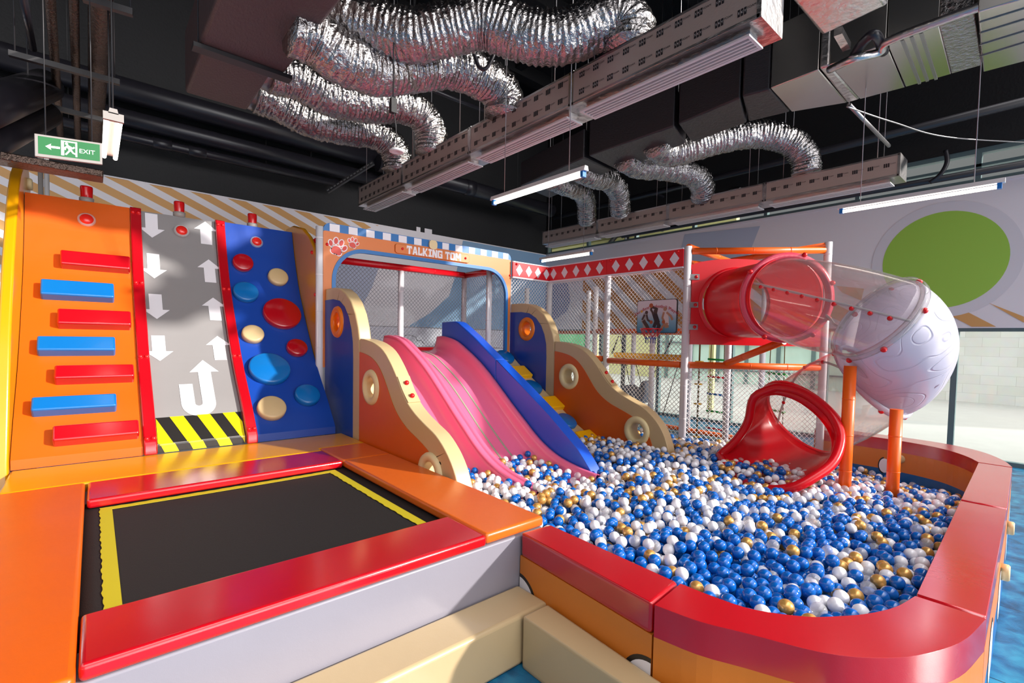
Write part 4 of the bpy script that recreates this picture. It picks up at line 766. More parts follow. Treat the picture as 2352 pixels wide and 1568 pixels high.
    V = nrm(ring-_C); Rl = nrm(_R-V*(_R@V)); Ul = np.cross(Rl, V); rn = nrm(0.45*V+0.89*(0.755*Rl-0.655*Ul))     # axis of the tube where the white elbow begins
    def flange(c, d, r, w, mt, name='flange', par=t):
        m = MB(); m.lathe([(r-0.012, -0.03), (r+w, -0.03), (r+w+0.004, 0), (r+w, 0.03), (r-0.012, 0.03), (r-0.012, -0.03)], c, d, 56); return m.build(name, mt, par)
    def bolts(c, d, r, angs, par=t):
        d = nrm(d); x = nrm(np.cross(d, (0, 0, 1))); y = np.cross(x, d)
        for a in angs: m = MB(); m.ball(np.array(c)+(x*math.cos(a)+y*math.sin(a))*r+d*0.03, 0.026, 10); m.build('bolt_cap', P_REDDOT, par)
    A1 = circle(fl, dirp, 0.425, 64); B1 = circle(ring, rn, 0.42, 64, A1); ct, rows = loft(A1, B1, 'clear_tube', ACRYL, fl, ring, 0.035, 14)
    f1 = flange(fl, dirp, 0.425, 0.05, mat('pink_red_plastic', 'E04860', 0.2, coat=0.3)); bolts(fl, dirp, 0.475, [0.6, 1.9, 2.8, 3.6, 4.1, 4.6, 5.2], f1)
    # seam along the clear tube facing the viewer, with nuts
    seam = seam_line(rows, nearest(rows[0], 1716, 648), nearest(rows[-1], 2082, 726)); seam2 = seam_line(rows, nearest(rows[0], 1896, 722), nearest(rows[-1], 1925, 745))
    m = MB(); m.tube(seam, 0.013, 6, 0, True); m.build('seam', clear('seam_plastic', 'D0CCCC', 0.15, bodymix=0.3), ct)
    m = MB(); m.tube(seam2, 0.013, 6, 0, True); m.build('seam', MATS['seam_plastic'], ct)
    for q in resample(seam, 0.13)[1:-1]: m = MB(); m.ball(q+np.array((0, 0, -0.02)), 0.022, 10); m.build('bolt_cap', P_REDDOT, ct)
    # white elbow
    ex_c = at(2004, 872, T=4.95); d1 = rn; V2 = nrm(ex_c-_C); R2 = nrm(_R-V2*(_R@V2)); U2 = np.cross(R2, V2); d2 = nrm(0.30*V2+0.95*(-0.80*R2-0.60*U2))
    e = smoothpath([ring-d1*0.25, ring, at(2048, 766, T=4.42), at(2058, 806, T=4.62), ex_c-d2*0.16, ex_c, ex_c+d2*0.2], 84); i0 = min(range(len(e)), key=lambda i: np.linalg.norm(e[i]-ring)); i1 = min(range(len(e)), key=lambda i: np.linalg.norm(e[i]-ex_c)); e = e[i0:i1+1]
    # outer shell of the elbow: hull of the swept circle so that the tight inner side does not fold
    bm = bmesh.new(); k = 56; rings = []
    cr = nrm(np.cross(e[1]-e[0], (0, 0, 1))); x = cr
    for i, p in enumerate(e):
        tt = rn if i == 0 else d2 if i == len(e)-1 else nrm(e[i+1]-e[i-1]); x = nrm(x-tt*(x@tt)); y = np.cross(tt, x); w = i/(len(e)-1); r = 0.42+0.012*math.sin(PI*w)+0.005*w
        rings.append([p+(x*math.cos(2*PI*j/k)+y*math.sin(2*PI*j/k))*r for j in range(k)])
    for ringp in rings:
        for q in ringp: bm.verts.new(q)
    bmesh.ops.convex_hull(bm, input=bm.verts); 
    for f in list(bm.faces):      # open both mouths
        c = np.array(f.calc_center_median()); nn = np.array(f.normal)
        if (abs((c-e[0])@rn) < 0.03 and np.linalg.norm(c-e[0]) < 0.412) or (abs((c-e[-1])@d2) < 0.03 and np.linalg.norm(c-e[-1]) < 0.42): bm.faces.remove(f)
    for v in [v for v in bm.verts if not v.link_faces]: bm.verts.remove(v)
    bm.verts.index_update(); m = MB(); m.add([tuple(v.co) for v in bm.verts], [tuple(v.index for v in f.verts) for f in bm.faces], 0, True); bm.free()
    dome = m.build('white_elbow', P_DOME, t, solid=0.014, smooth=True, autosm=0)
    f2 = flange(ring, d1, 0.415, 0.03, ACRYL); bolts(ring, d1, 0.435, [0.2, 1.3, 2.0, 2.9, 3.9, 4.7, 5.5], f2)
    f3 = flange(ex_c, d2, 0.425, 0.035, P_DOME); bolts(ex_c, d2, 0.445, [0.3, 1.2, 2.2, 3.2, 4.0, 4.9, 5.6], f3)
    # lower clear tube to the red mouth
    rc = at(1842, 966, T=5.18); dr = nrm(-0.80*R-0.56*U-0.2*F)
    A2 = circle(ex_c, d2, 0.425, 64); B2 = circle(rc, dr, 0.43, 64, A2); lt, rows = loft(A2, B2, 'clear_tube', ACRYL, ex_c, rc, 0.03, 10)
    sm = seam_line(rows, nearest(rows[0], 1932, 862), nearest(rows[-1], 1802, 962)); m = MB(); m.tube(sm, 0.012, 6); m.build('seam', MATS['seam_plastic'], lt)
    for q in resample(sm, 0.2)[1:-1]: m = MB(); m.ball(q, 0.02, 8); m.build('bolt_cap', P_REDDOT, lt)
    # red mouth: from the ring to a scooped lip resting in the balls
    x = nrm(np.cross(dr, (0, 0, 1))); y = np.cross(x, dr); n = 64
    A = [rc+(x*math.cos(a)+y*math.sin(a))*0.43 for a in np.linspace(0, 2*PI, n, endpoint=False)]
    lip = [(1652, 1046, 'z', 0.42), (1690, 1012, 't', 5.22), (1718, 968, 't', 5.2), (1730, 915, 't', 5.12), (1760, 897, 't', 5.02), (1795, 890, 't', 4.92), (1850, 905, 't', 4.72), (1905, 948, 't', 4.5), (1930, 1000, 't', 4.36), (1915, 1058, 't', 4.22), (1870, 1095, 't', 4.15), (1812, 1122, 'z', 0.40), (1740, 1120, 'z', 0.34), (1680, 1090, 'z', 0.34)]
    LP = [at(u, v, Z=w) if k == 'z' else at(u, v, T=w) for u, v, k, w in lip]; Lc = resample(smoothpath(LP+[LP[0]], 120), 0.02); ctr = sum(np.array(q) for q in LP)/len(LP)
    # match the lip to ring angles
    def ang(q): q = q-rc; return math.atan2(q@y, q@x) % (2*PI)
    top = LP[5]; L = len(Lc); st = min(range(L), key=lambda i: np.linalg.norm(Lc[i]-top)); Lc = np.concatenate([Lc[st:], Lc[:st]]); 
    B = resample(np.concatenate([Lc, Lc[:1]]), 0.01); B = np.stack([np.interp(np.linspace(0, len(B)-1, n+1)[:-1], np.arange(len(B)), B[:, i]) for i in range(3)], 1)
    a0 = ang(top); best = None
    for sg in (1, -1):
        AA = [rc+(x*math.cos(a0+sg*2*PI*j/n)+y*math.sin(a0+sg*2*PI*j/n))*0.43 for j in range(n)]; sc = sum(np.linalg.norm(a-b) for a, b in zip(AA, B))
        if best is None or sc < best[0]: best = (sc, AA)
    AA = best[1]; m = MB(); K = 12; vs = []
    for i in range(K+1):
        w = i/K
        for a, b in zip(AA, B): q = a*(1-w)+b*w+dr*0.10*math.sin(PI*w); vs.append(q)
    m.add(vs, [(i*n+j, i*n+(j+1) % n, (i+1)*n+(j+1) % n, (i+1)*n+j) for i in range(K) for j in range(n)], 0, True); m.tube(list(B), 0.034, 10, 0, False, True); mo = m.build('red_mouth', P_TUBERED, t, solid=0.02, smooth=True, autosm=0)
    f4 = flange(rc, dr, 0.43, 0.08, P_RED, 'flange', t); bolts(rc, dr, 0.47, [0.9, 2.0, 3.0, 5.0], f4)
    # legs
    for u0, v0, tp in ((1940, 1115, at(1950, 842, T=4.2)), (2050, 1117, at(2053, 938, T=4.45))):
        b = at(u0, v0, Z=0.36); m = MB(); m.tube([(b[0], b[1], 0.0), (b[0], b[1], tp[2])], 0.05, 18)
        for z in np.arange(0.5, tp[2]-0.1, 0.33): m.lathe([(0.051, -0.005), (0.0535, 0), (0.051, 0.005)], (b[0], b[1], z), (0, 0, 1), 18)
        m.build('leg', P_ORPIPE, t)
    return t
tube_slide()
# ------------------------------------------------------------------ ball pit walls
ZR, ZC = 0.56, 0.425
SEGS = [   # (label, outer points, inner points)
 ('straight front wall of the ball pit, red top and white round window prints', [(1.812, 1.982), (1.744, 1.085)], [(2.022, 1.965), (1.992, 1.11)]),
 ('curved red-topped wall at the near corner of the ball pit', [(1.742, 1.075), (1.775, 0.90), (1.84, 0.75), (1.945, 0.51), (2.09, 0.36), (2.25, 0.27), (2.44, 0.205), (2.70, 0.168)], [(1.99, 1.10), (1.998, 0.96), (2.03, 0.80), (2.14, 0.645), (2.24, 0.565), (2.36, 0.49), (2.52, 0.425), (2.70, 0.39)]),
 ('long ball pit wall on the right, between the near corner and the second joint', [(2.71, 0.168), (4.66, 0.222)], [(2.71, 0.39), (4.66, 0.455)]),
 ('ball pit wall on the right, between the second joint and the far corner', [(4.67, 0.222), (6.34, 0.285)], [(4.67, 0.455), (6.34, 0.51)]),
 ('curved ball pit wall at the far corner by the stone-clad wall', [(6.35, 0.285), (6.62, 0.35), (6.9, 0.47), (7.1, 0.62), (7.24, 0.85), (7.30, 1.15), (7.30, 1.6), (7.28, 2.1)], [(6.35, 0.51), (6.53, 0.585), (6.70, 0.69), (6.85, 0.83), (6.95, 1.02), (7.02, 1.3), (7.03, 1.6), (7.03, 2.1)])]
def lerp_pts(p, k): q = resample([(a, b, 0) for a, b in p], 1e-3); i = np.linspace(0, len(q)-1, k); return [tuple(q[int(round(j))][:2]) for j in i]
def pit_walls():
    for si, (lab, outp, inp) in enumerate(SEGS):
        k = 2 if len(outp) == 2 else 26
        o = lerp_pts(outp, k) if k > 2 else outp; i = lerp_pts(inp, k) if k > 2 else inp
        if k > 2: o = [tuple(q[:2]) for q in resample(smoothpath([(a, b, 0) for a, b in outp], 60), 1e-3)]; i = [tuple(q[:2]) for q in resample(smoothpath([(a, b, 0) for a, b in inp], 60), 1e-3)]; o = [o[int(round(t))] for t in np.linspace(0, len(o)-1, k)]; i = [i[int(round(t))] for t in np.linspace(0, len(i)-1, k)]
        poly = o+list(reversed(i)); c = np.mean(poly, axis=0); t = thing('pit_bolster', lab, 'padded wall', (c[0], c[1], 0), 'padded walls around the ball pit')
        m = MB(); m.prism(poly, 'Z', 0.0, 0.2); m.build('blue_band', V_DKBLUE if si in (2, 3, 4) else V_TAN, t)
        m = MB(); m.prism(poly, 'Z', 0.2, ZC); m.build('orange_band', V_TAN, t)
        m = MB(); m.prism(poly, 'Z', ZC, ZR); m.build('red_cap', V_RED, t, bevel=0.02, seg=4)
        def disc(side, s, z, r, inner=False, half=None):   # printed white circle with a dark outline on a face
            p = inp if inner else outp; a, b = np.array(p[0]), np.array(p[-1])
            if len(p) > 2: a, b = np.array(p[-3]), np.array(p[-2])
            d = nrm(b-a); n = np.array((d[1], -d[0]));  n = n if (n@(a-c)) > 0 else -n
            L = np.linalg.norm(b-a)
            for rr, off, mi in ((r+0.02, 0.001, 1), (r, 0.002, 0)):
                pts = [(s+rr*math.cos(q), z+rr*math.sin(q)) for q in np.linspace(0, 2*PI, 40, endpoint=False)]; pts = [(u, min(v, ZC)) for u, v in pts]
                if half == 0: pts = clip(pts, 0, 0.0, False)
                if half == 1: pts = clip(pts, 0, L, True)
                pts = clip(pts, 1, 0.002, False); side.poly([(*(a+d*u+n*off), v) for u, v in pts], mi)
        if si == 0:
            m = MB(); disc(m, 0.0, 0.17, 0.135, half=0); m.build('round_window_print', [V_WHITE, V_BLACK], t, merge=False); m = MB(); disc(m, 0.90, 0.17, 0.135, half=1); m.build('round_window_print', [V_WHITE, V_BLACK], t, merge=False)
        if si in (2, 3):
            m = MB(); disc(m, 0.55, 0.18, 0.14); m.build('round_window_print', [V_WHITE, V_BLACK], t, merge=False); m = MB(); disc(m, 1.35, 0.18, 0.14); m.build('round_window_print', [V_WHITE, V_BLACK], t, merge=False)
            a, b = np.array(outp[0]), np.array(outp[1]); d = nrm(b-a); n = np.array((d[1], -d[0]))
            for s in ((1.45,) if si == 2 else (0.55,)):
                m = MB(); q = a+d*s; m.lathe([(0, 0), (0.05, 0), (0.05, 0.032), (0.042, 0.04), (0, 0.04)], (q[0], q[1], 0.29), (n[0], n[1], 0), 28); m.build('round_pad', V_CREAM, t)
        if si == 4:
            q = at(2032, 1063, X=7.028); m = MB()
            for rr, off, mi in ((0.085, 0.002, 1), (0.07, 0.004, 0)): m.poly([(7.028-off, q[1]+rr*0.75*math.cos(a), q[2]-0.03+rr*1.2*math.sin(a)) for a in np.linspace(0, 2*PI, 32, endpoint=False)], mi)
            m.build('round_window_print', [V_WHITE, V_BLACK], t, merge=False)
            q = at(2068, 1053, X=7.02); m = MB(); m.lathe([(0, 0), (0.05, 0), (0.05, 0.03), (0.04, 0.04), (0, 0.04)], (7.02, q[1], q[2]), (-1, 0, 0), 24); m.build('round_pad', V_CREAM, t)
pit_walls()
# ------------------------------------------------------------------ balls
RB = 0.035
PIT = [(2.03, 4.3)]+[(2.03, 1.97)]+[SEGS[0][2][1]]+SEGS[1][2]+SEGS[2][2]+SEGS[3][2]+SEGS[4][2]+[(6.98, 1.98), (5.76, 3.14), (5.76, 4.3)]
def inside(x, y, poly, pad):
    c = False; n = len(poly)
    for i in range(n):
        (x0, y0), (x1, y1) = poly[i], poly[(i+1) % n]
        if (y0 > y) != (y1 > y) and x < (x1-x0)*(y-y0)/(y1-y0)+x0: c = not c
        dx, dy = x1-x0, y1-y0; t = max(0, min(1, ((x-x0)*dx+(y-y0)*dy)/(dx*dx+dy*dy)))
        if (x-x0-t*dx)**2+(y-y0-t*dy)**2 < pad*pad: return False
    return c
def target(x, y):
    h = 0.475-0.15*max(0, min(1, (x-3.0)/3.2))*max(0, min(1, (3.0-y)/1.8)); h -= 0.09*math.exp(-((x-3.35)**2+(y-3.0)**2)/0.25)
    h -= 0.19*max(0, min(1, (x-5.3)/1.4))**1.3
    if x < 2.75 and y > 2.6: h -= 0.03
    if 4.0 < x < 4.86 and y > 3.2: h -= 0.02
    return h+0.018*math.sin(x*3.1+1)*math.sin(y*2.7)+0.012*math.sin(x*7.3+y*5.1)
LEGS = [at(1940, 1115, Z=0.36), at(2050, 1117, Z=0.36)]
def floor_at(x, y):   # lowest allowed centre height, or None where something stands
    if not inside(x, y, PIT, RB+0.004): return None
    g = target(x, y)-0.15
    if y > 2.88 and 2.0 < x < 2.165+RB: return None
    if y > 2.93 and 3.60-RB < x < 3.735+RB: return None
    if y > 2.83 and 4.86-RB < x < 4.995+RB: return None
    if 2.165 < x < 3.61 and y > 2.82:
        b = bed_z(y)
        if b > 0.50: return None
        if 2.76-RB < x < 2.91+RB: g = max(g, b+rim_h(y)+RB)
        elif x < 2.24+RB or x > 3.53-RB: return None
        else: g = max(g, b+RB+0.008+ (0.06 if (x < 2.32 or 2.7 < x < 3.0 or x > 3.45) else 0))
        if g > target(x, y)+0.05: return None
    if 3.74 < x < 4.87 and y > 3.5:
        b = ramp_z(y)
        if b > 0.45: return None
        g = max(g, b+RB+0.01)
    for l in LEGS:
        if (x-l[0])**2+(y-l[1])**2 < (0.05+RB)**2: return None
    for p, q, w in LIPS:
        d = q-p; tt = max(0, min(1, ((x-p[0])*d[0]+(y-p[1])*d[1])/(d@d)))
        if (x-p[0]-tt*d[0])**2+(y-p[1]-tt*d[1])**2 < w*w: return None
    return g
_l = [at(1900, 1075, Z=0.5)[:2], at(1870, 1098, Z=0.44)[:2], at(1812, 1122, Z=0.40)[:2]]; _m = [at(1652, 1046, Z=0.42)[:2], at(1690, 1030, Z=0.42)[:2]]
LIPS = [(a, b, 0.06) for a, b in zip(_l, _l[1:])]+[(a, b, 0.05) for a, b in zip(_m, _m[1:])]
def deposit():
    G = {}; out = []; D2 = (2*RB)**2*0.985; cs = 2*RB
    xs0, xs1, ys0, ys1 = 1.95, 7.1, 0.3, 4.3
    def rest(x, y):
        g = floor_at(x, y)
        if g is None: return None
        i, j = int(x/cs), int(y/cs); z = g
        for a in (i-1, i, i+1):
            for b in (j-1, j, j+1):
                for p in G.get((a, b), ()):
                    d2 = (p[0]-x)**2+(p[1]-y)**2
                    if d2 < D2:
                        h = p[2]+math.sqrt(D2-d2)
                        if h > z: z = h
        return z
    nx, ny = int((xs1-xs0)/0.075), int((ys1-ys0)/0.075); cells = [(i, j) for i in range(nx) for j in range(ny)]
    for rnd in range(7):
        random.shuffle(cells)
        for i, j in cells:
            best = None
            for _ in range(6):
                x = xs0+(i+random.uniform(-0.3, 1.3))*0.075; y = ys0+(j+random.uniform(-0.3, 1.3))*0.075; z = rest(x, y)
                if z is not None and (best is None or z-target(x, y) < best[3]): best = (x, y, z, z-target(x, y))
            if best and best[2] <= target(best[0], best[1])-RB+0.012+random.uniform(-0.01, 0.012):
                p = best[:3]; G.setdefault((int(p[0]/cs), int(p[1]/cs)), []).append(p); out.append(p)
    return out
def kind(x, y):
    r = random.random(); front = max(0, min(1, (2.4-y)/1.4))*max(0, min(1, (4.2-x)/1.6)); slide_ = math.exp(-((x-3.0)**2+(y-2.7)**2)/0.5); right = max(0, min(1, (x-3.6)/2.2)); k = math.sin(x*2.3+y*1.9)*math.sin(y*3.3-x)*0.12
    pb = 0.40+0.38*front-0.22*slide_-0.10*right+k; pg = 0.13-0.10*front+0.08*slide_+0.06*right; pc = 0.05+0.09*max(0, min(1, (1.6-y)/1.0))*max(0, min(1, (x-2.6)/1.0))+0.03*right
    return 'blue' if r < pb else 'gold' if r < pb+pg else 'clear' if r < pb+pg+pc else 'white'
def balls():
    pts = deposit(); kinds = [kind(p[0], p[1]) for p in pts]; BM = {'blue': B_BLUE, 'white': B_WHITE, 'gold': B_GOLD, 'clear': B_CLEAR}
    # keep only the balls the eye could meet: drop those fully under two layers
    vis = []; cs = 0.07; grid = {}
    for i, p in enumerate(pts): grid.setdefault((int(p[0]/cs), int(p[1]/cs)), []).append(i)
    def view(p):
        d = np.array(p)-_C; w = d@_F; return 1176+FPX*(d@_R)/w, CY-FPX*(d@_U)/w, w
    near = []
    for i, p in enumerate(pts):
        u, v, w = view(p); cov = sum(1 for a in (-1, 0, 1) for b in (-1, 0, 1) for j in grid.get((int(p[0]/cs)+a, int(p[1]/cs)+b), ()) if pts[j][2] > p[2]+0.03 and (pts[j][0]-p[0])**2+(pts[j][1]-p[1])**2 < 0.05**2)
        if 0 < u < 2352 and v < 1568 and cov == 0: near.append((w, i))
    near.sort(); pick = [i for w, i in near if True][:300]; ps = set(pick)
    proto = {}
    for kd, mt in BM.items():
        me = bpy.data.meshes.new('ball'); bm = bmesh.new(); bmesh.ops.create_icosphere(bm, subdivisions=3, radius=RB); bm.to_mesh(me); bm.free(); me.materials.append(mt); me.polygons.foreach_set('use_smooth', [True]*len(me.polygons)); proto[kd] = me
    LB = {'blue': 'glossy blue plastic ball in the near part of the ball pit', 'white': 'glossy white plastic ball in the near part of the ball pit', 'gold': 'pearly gold plastic ball in the near part of the ball pit', 'clear': 'see-through plastic ball in the near part of the ball pit'}
    for i in pick:
        kd = kinds[i]; o = bpy.data.objects.new('play_ball', proto[kd]); COL.objects.link(o); o.location = pts[i]; o.rotation_euler = (random.random()*6, random.random()*6, 0); tag(o, LB[kd], 'ball', kd+' balls in the near part of the ball pit')
    # the rest as one mass
    bm = bmesh.new(); bmesh.ops.create_icosphere(bm, subdivisions=2, radius=RB); bm.verts.ensure_lookup_table(); V = np.array([tuple(v.co) for v in bm.verts]); Fc = np.array([[v.index for v in f.verts] for f in bm.faces]); bm.free()
    rest = [i for i in range(len(pts)) if i not in ps]; P = np.array([pts[i] for i in rest]); n = len(P); nv, nf = len(V), len(Fc); org = np.array((4.5, 2.0, 0.0))
    # random turn of each ball so facets do not line up
    A = rng.uniform(0, 6.28, n); ca, sa = np.cos(A), np.sin(A); VX = V[None, :, 0]*ca[:, None]-V[None, :, 1]*sa[:, None]; VY = V[None, :, 0]*sa[:, None]+V[None, :, 1]*ca[:, None]; VV = np.stack([VX, VY, np.repeat(V[None, :, 2], n, 0)], 2)+P[:, None, :]-org
    me = bpy.data.meshes.new('play_balls'); me.vertices.add(n*nv); me.vertices.foreach_set('co', VV.reshape(-1).astype(np.float32)); FF = (Fc[None]+(np.arange(n)*nv)[:, None, None]).reshape(-1)
    me.loops.add(len(FF)); me.loops.foreach_set('vertex_index', FF.astype(np.int32)); me.polygons.add(n*nf); me.polygons.foreach_set('loop_start', np.arange(0, n*nf*3, 3, dtype=np.int32)); me.polygons.foreach_set('loop_total', np.full(n*nf, 3, np.int32))
    ks = ['blue', 'white', 'gold', 'clear']; me.polygons.foreach_set('material_index', np.repeat(np.array([ks.index(kinds[i]) for i in rest], np.int32), nf)); me.polygons.foreach_set('use_smooth', np.ones(n*nf, bool))
    for k in ks: me.materials.append(BM[k])
    me.update(calc_edges=True); me.validate(); o = bpy.data.objects.new('play_balls', me); COL.objects.link(o); o.location = org; tag(o, 'mass of blue, white, gold and clear plastic balls filling the rest of the ball pit', 'balls', kind='stuff')
    print('balls', len(pts))
balls()
# ------------------------------------------------------------------ ceiling services
def tube_light(x, y0, y1, z, lab):
    L = y1-y0; t = thing('tube_light', lab, 'light', (x, (y0+y1)/2, z), 'hanging fluorescent tube lights'); y0, y1 = y0, y1
    m = MB(); m.prism([(x-0.03, z+0.03), (x+0.03, z+0.03), (x+0.018, z+0.07), (x-0.018, z+0.07)], 'Y', y0, y1); m.build('housing', ALU, t)
    m = MB(); m.tube([(x, y0+0.05, z), (x, y1-0.05, z)], 0.016, 14); m.build('tube', TUBE, t)
    for y in (y0+0.02, y1-0.05):
        m = MB(); m.box((x-0.022, y, z-0.02), (x+0.022, y+0.03, z+0.032)); m.build('lamp_holder', P_BLUE if y > y0+0.1 or True else ALU, t)
    for y in (y0+0.2, y1-0.2): m = MB(); m.tube([(x, y, z+0.07), (x, y, CEIL)], 0.004, 6); m.build('hanger_rod', STEEL, t)
tube_light(3.2, 2.76, 4.05, 3.07, 'lit tube light hanging under the black rectangular duct')
tube_light(6.05, 0.42, 1.68, 3.07, 'lit tube light hanging in front of the green roundel')
tube_light(6.2, 5.17, 6.40, 3.07, 'small-looking lit tube light hanging above the corner of the red diamond banners')
def vertical_light():   # twin-tube fitting near the exit sign
    t = thing('twin_tube_light', 'lit twin-tube light hanging beside the exit sign', 'light', (0.12, 4.85, 3.1)); y0, y1 = 4.31, 5.35; z = 3.1; x = 0.122
    m = MB(); m.prism([(x-0.028, z+0.025), (x+0.028, z+0.025), (x+0.02, z+0.06), (x-0.02, z+0.06)], 'Y', y0, y1); m.build('housing', GREYPL, t)
    for dx in (-0.036, 0.036): m = MB(); m.tube([(x+dx, y0+0.04, z), (x+dx, y1-0.04, z)], 0.015, 14); m.build('tube', TUBE, t)
    m = MB(); m.box((x-0.055, y0, z-0.02), (x+0.055, y0+0.03, z+0.032)); m.build('lamp_holder', GREYPL, t)
    for y in (y0+0.1, y1-0.2): m = MB(); m.tube([(x, y, z+0.07), (x, y, 4.6)], 0.006, 6); m.build('hanger_rod', BLKSTEEL, t)
vertical_light()
# long slot-diffuser ducts
def diffuser_duct(x0, x1, z0, z1, joints, lab, gx, rows, big):
    t = thing('diffuser_duct', lab, 'air duct', ((x0+x1)/2, (joints[0]+joints[-1])/2, z0-0.09)); xm = (x0+x1)/2
    for i, (a, b) in enumerate(zip(joints, joints[1:])):
        m = MB(); m.box((x0, a+0.006, z0), (x1, b-0.006, z1)); n = int((b-a)/0.165)
        text_k = big and b < 3.3
        for r in range(rows):
            zc = z0+(z1-z0)*((r+0.55)/rows)
            for k in range(n):
                yc = b-0.10-k*(b-a-0.1)/n; h = 0.05
                for j in range(3): y = yc-j*0.022; m.poly([(x0-0.0015, y, zc-h/2), (x0-0.0015, y-0.017, zc-h/2), (x0-0.0015, y-0.017, zc+h/2), (x0-0.0015, y, zc+h/2)], 1)
                if text_k:
                    for j, ch in enumerate('SKY'): m.text(ch, (x0-0.0022, yc-j*0.022-0.0085, zc), (0, -1, 0), (0, 0, 1), 0.022, 2)
                m.text('FOAM', (x0-0.0015, yc-0.066 if (b-a) > 0.3 else yc-0.05, zc+0.012), (0, -1, 0), (0, 0, 1), 0.022, 1, align='LEFT')
        m.build('duct_section', [CARD, PRINT, ALU], t, merge=False)
        m = MB(); f = 0.004; 
        for z in (z0, z1): m.box((x0-f, a+0.01, z-0.02 if z == z1 else z), (x0, b-0.01, z if z == z1 else z+0.02))
        for y in (a, b-0.03):  m.box((x0-f, y, z0), (x1+f, y+0.03, z1+f))
        m.box((x0, a, z0-0.008), (x1, b, z0))
        m.build('foil_tape', FOILP, t)
        # neck and slotted grille under the section
        m = MB(); m.box((gx-0.06, a+0.12, z0-0.05), (gx+0.06, b-0.1, z0-0.006)); m.build('grille_neck', FOILP, t)
        m = MB(); ga, gb = a+0.10, b-0.06; gw = 0.10
        for s in (-1, 1): m.box((gx+s*gw-0.015, ga, z0-0.065), (gx+s*gw+0.015, gb, z0-0.05))
        for y in (ga, gb-0.02): m.box((gx-gw+0.015, y, z0-0.065), (gx+gw-0.015, y+0.02, z0-0.05))
        for k in range(4): xx = gx-gw+0.04+k*0.04; m.box((xx, ga+0.02, z0-0.066), (xx+0.016, gb-0.02, z0-0.052))
        g = m.build('slot_grille', ALU, t); m = MB(); m.box((gx-gw+0.016, ga+0.021, z0-0.0515), (gx+gw-0.016, gb-0.021, z0-0.0505)); m.build('grille_shadow_gap', GRL, g)
        m = MB(); c = ((x0+x1)/2, (a+b)/2-0.3 if i % 2 else (a+b)/2+0.35, z1); m.ball((c[0], c[1], z1+0.01), 0.15, 14, sc=(1, 1, 0.55)); m.build('foil_cap', FOIL, t)
        for y in (a+0.25, b-0.25):
            for x in (x0+0.03, x1-0.03): m = MB(); m.tube([(x, y, z1-0.05), (x, y, CEIL)], 0.0045, 6); m.build('hanger_rod', STEEL, t)
    return t
diffuser_duct(3.43, 3.79, 3.86, 4.165, [1.45, 3.17, 4.80, 6.47, 8.0], 'nearer long foil-faced air duct with white slot grilles', 3.60, 2, True)
diffuser_duct(7.80, 8.18, 3.83, 4.11, [1.5, 3.15, 4.8, 6.4, 8.0], 'farther long foil-faced air duct over the play frame', 7.95, 1, False)
def flex(pts, r, lab, n=40):
    p = resample(smoothpath(pts, 80), 0.011); k = len(p); m = MB(); R = []
    for i in range(k):
        base = r*(1+0.03*math.sin(i*0.011*2*PI/0.048)); row = []
        for j in range(n): a = 2*PI*j/n; q = mnoise.noise(Vector((p[i][0]*14+3*math.cos(a), p[i][1]*14+3*math.sin(a), p[i][2]*14+2*math.sin(a)))); q2 = mnoise.noise(Vector((i*0.42, a*2.2, r*50+p[0][1]))); row.append(base*(1+0.07*q+0.085*q2))
        R.append(row)
    m.tube(p, R, n, 0, True); m.build_ = None
    o = m.build('flexible_duct', FOIL, None, smooth=True, autosm=0); return tag(o, lab, 'flexible duct', 'crumpled silver flexible ducts')
def Tp(px, za, zb):    # run between a start at height za and an end at height zb
    a, b = at(*px[0], Z=za), at(*px[-1], Z=zb); ta, tb = (a-_C)@_F, (b-_C)@_F; n = len(px)-1
    return [at(u, v, T=ta+(tb-ta)*i/n) for i, (u, v) in enumerate(px)]
def Yp(px, Y): return [at(u, v, Y=Y) for u, v in px]
yA = at(1445, 95, Z=4.17)[1]; yB = at(1160, 250, Z=4.17)[1]; yC = at(990, 345, Z=4.17)[1]; yD = at(912, 385, Z=4.17)[1]
print('flex Y', yA, yB, yC, yD)
flex(Tp([(690, 10), (760, 22), (840, 58), (950, 82), (1050, 62), (1120, 52), (1210, 82), (1290, 86), (1360, 62), (1410, 42), (1445, 62), (1445, 110)], 4.50, 4.17), 0.21, 'topmost fat silver flexible duct in two sagging loops at the top of the view')
flex(Yp([(665, 62), (720, 85), (790, 135), (870, 160), (950, 155), (1020, 150), (1080, 165), (1140, 200), (1160, 235), (1158, 265)], yB), 0.21, 'second silver flexible duct from the top, tied in the middle')
flex(Yp([(618, 165), (680, 182), (760, 222), (850, 240), (920, 242), (965, 262), (990, 305), (990, 352)], yC), 0.21, 'third silver flexible duct from the top, bending down behind the hanging spotlight')
flex(Yp([(588, 218), (640, 240), (710, 276), (790, 296), (855, 305), (895, 330), (912, 362), (912, 392)], yD), 0.21, 'lowest and farthest of the silver flexible ducts off the dark plenum')
for (pts, Xr, lab) in (([(1305, 425), (1325, 432), (1345, 455), (1348, 505)], 0, 'shortest silver flexible duct, leftmost at the farther long duct'), ([(1365, 405), (1395, 412), (1420, 440), (1425, 485)], 0, 'short silver flexible duct, second from the left at the farther long duct'), ([(1470, 380), (1530, 385), (1590, 400), (1612, 425), (1612, 452)], 0, 'silver flexible duct, third from the left at the farther long duct'), ([(1540, 350), (1610, 333), (1680, 315), (1750, 308), (1815, 325), (1848, 360), (1852, 397)], 0, 'long arching silver flexible duct, rightmost at the farther long duct')):
    w_ = Tp(pts, 4.34, 4.12); flex([w_[0]+np.array((-0.4, 0.0, 0.02))]+w_, 0.19, lab, 32)
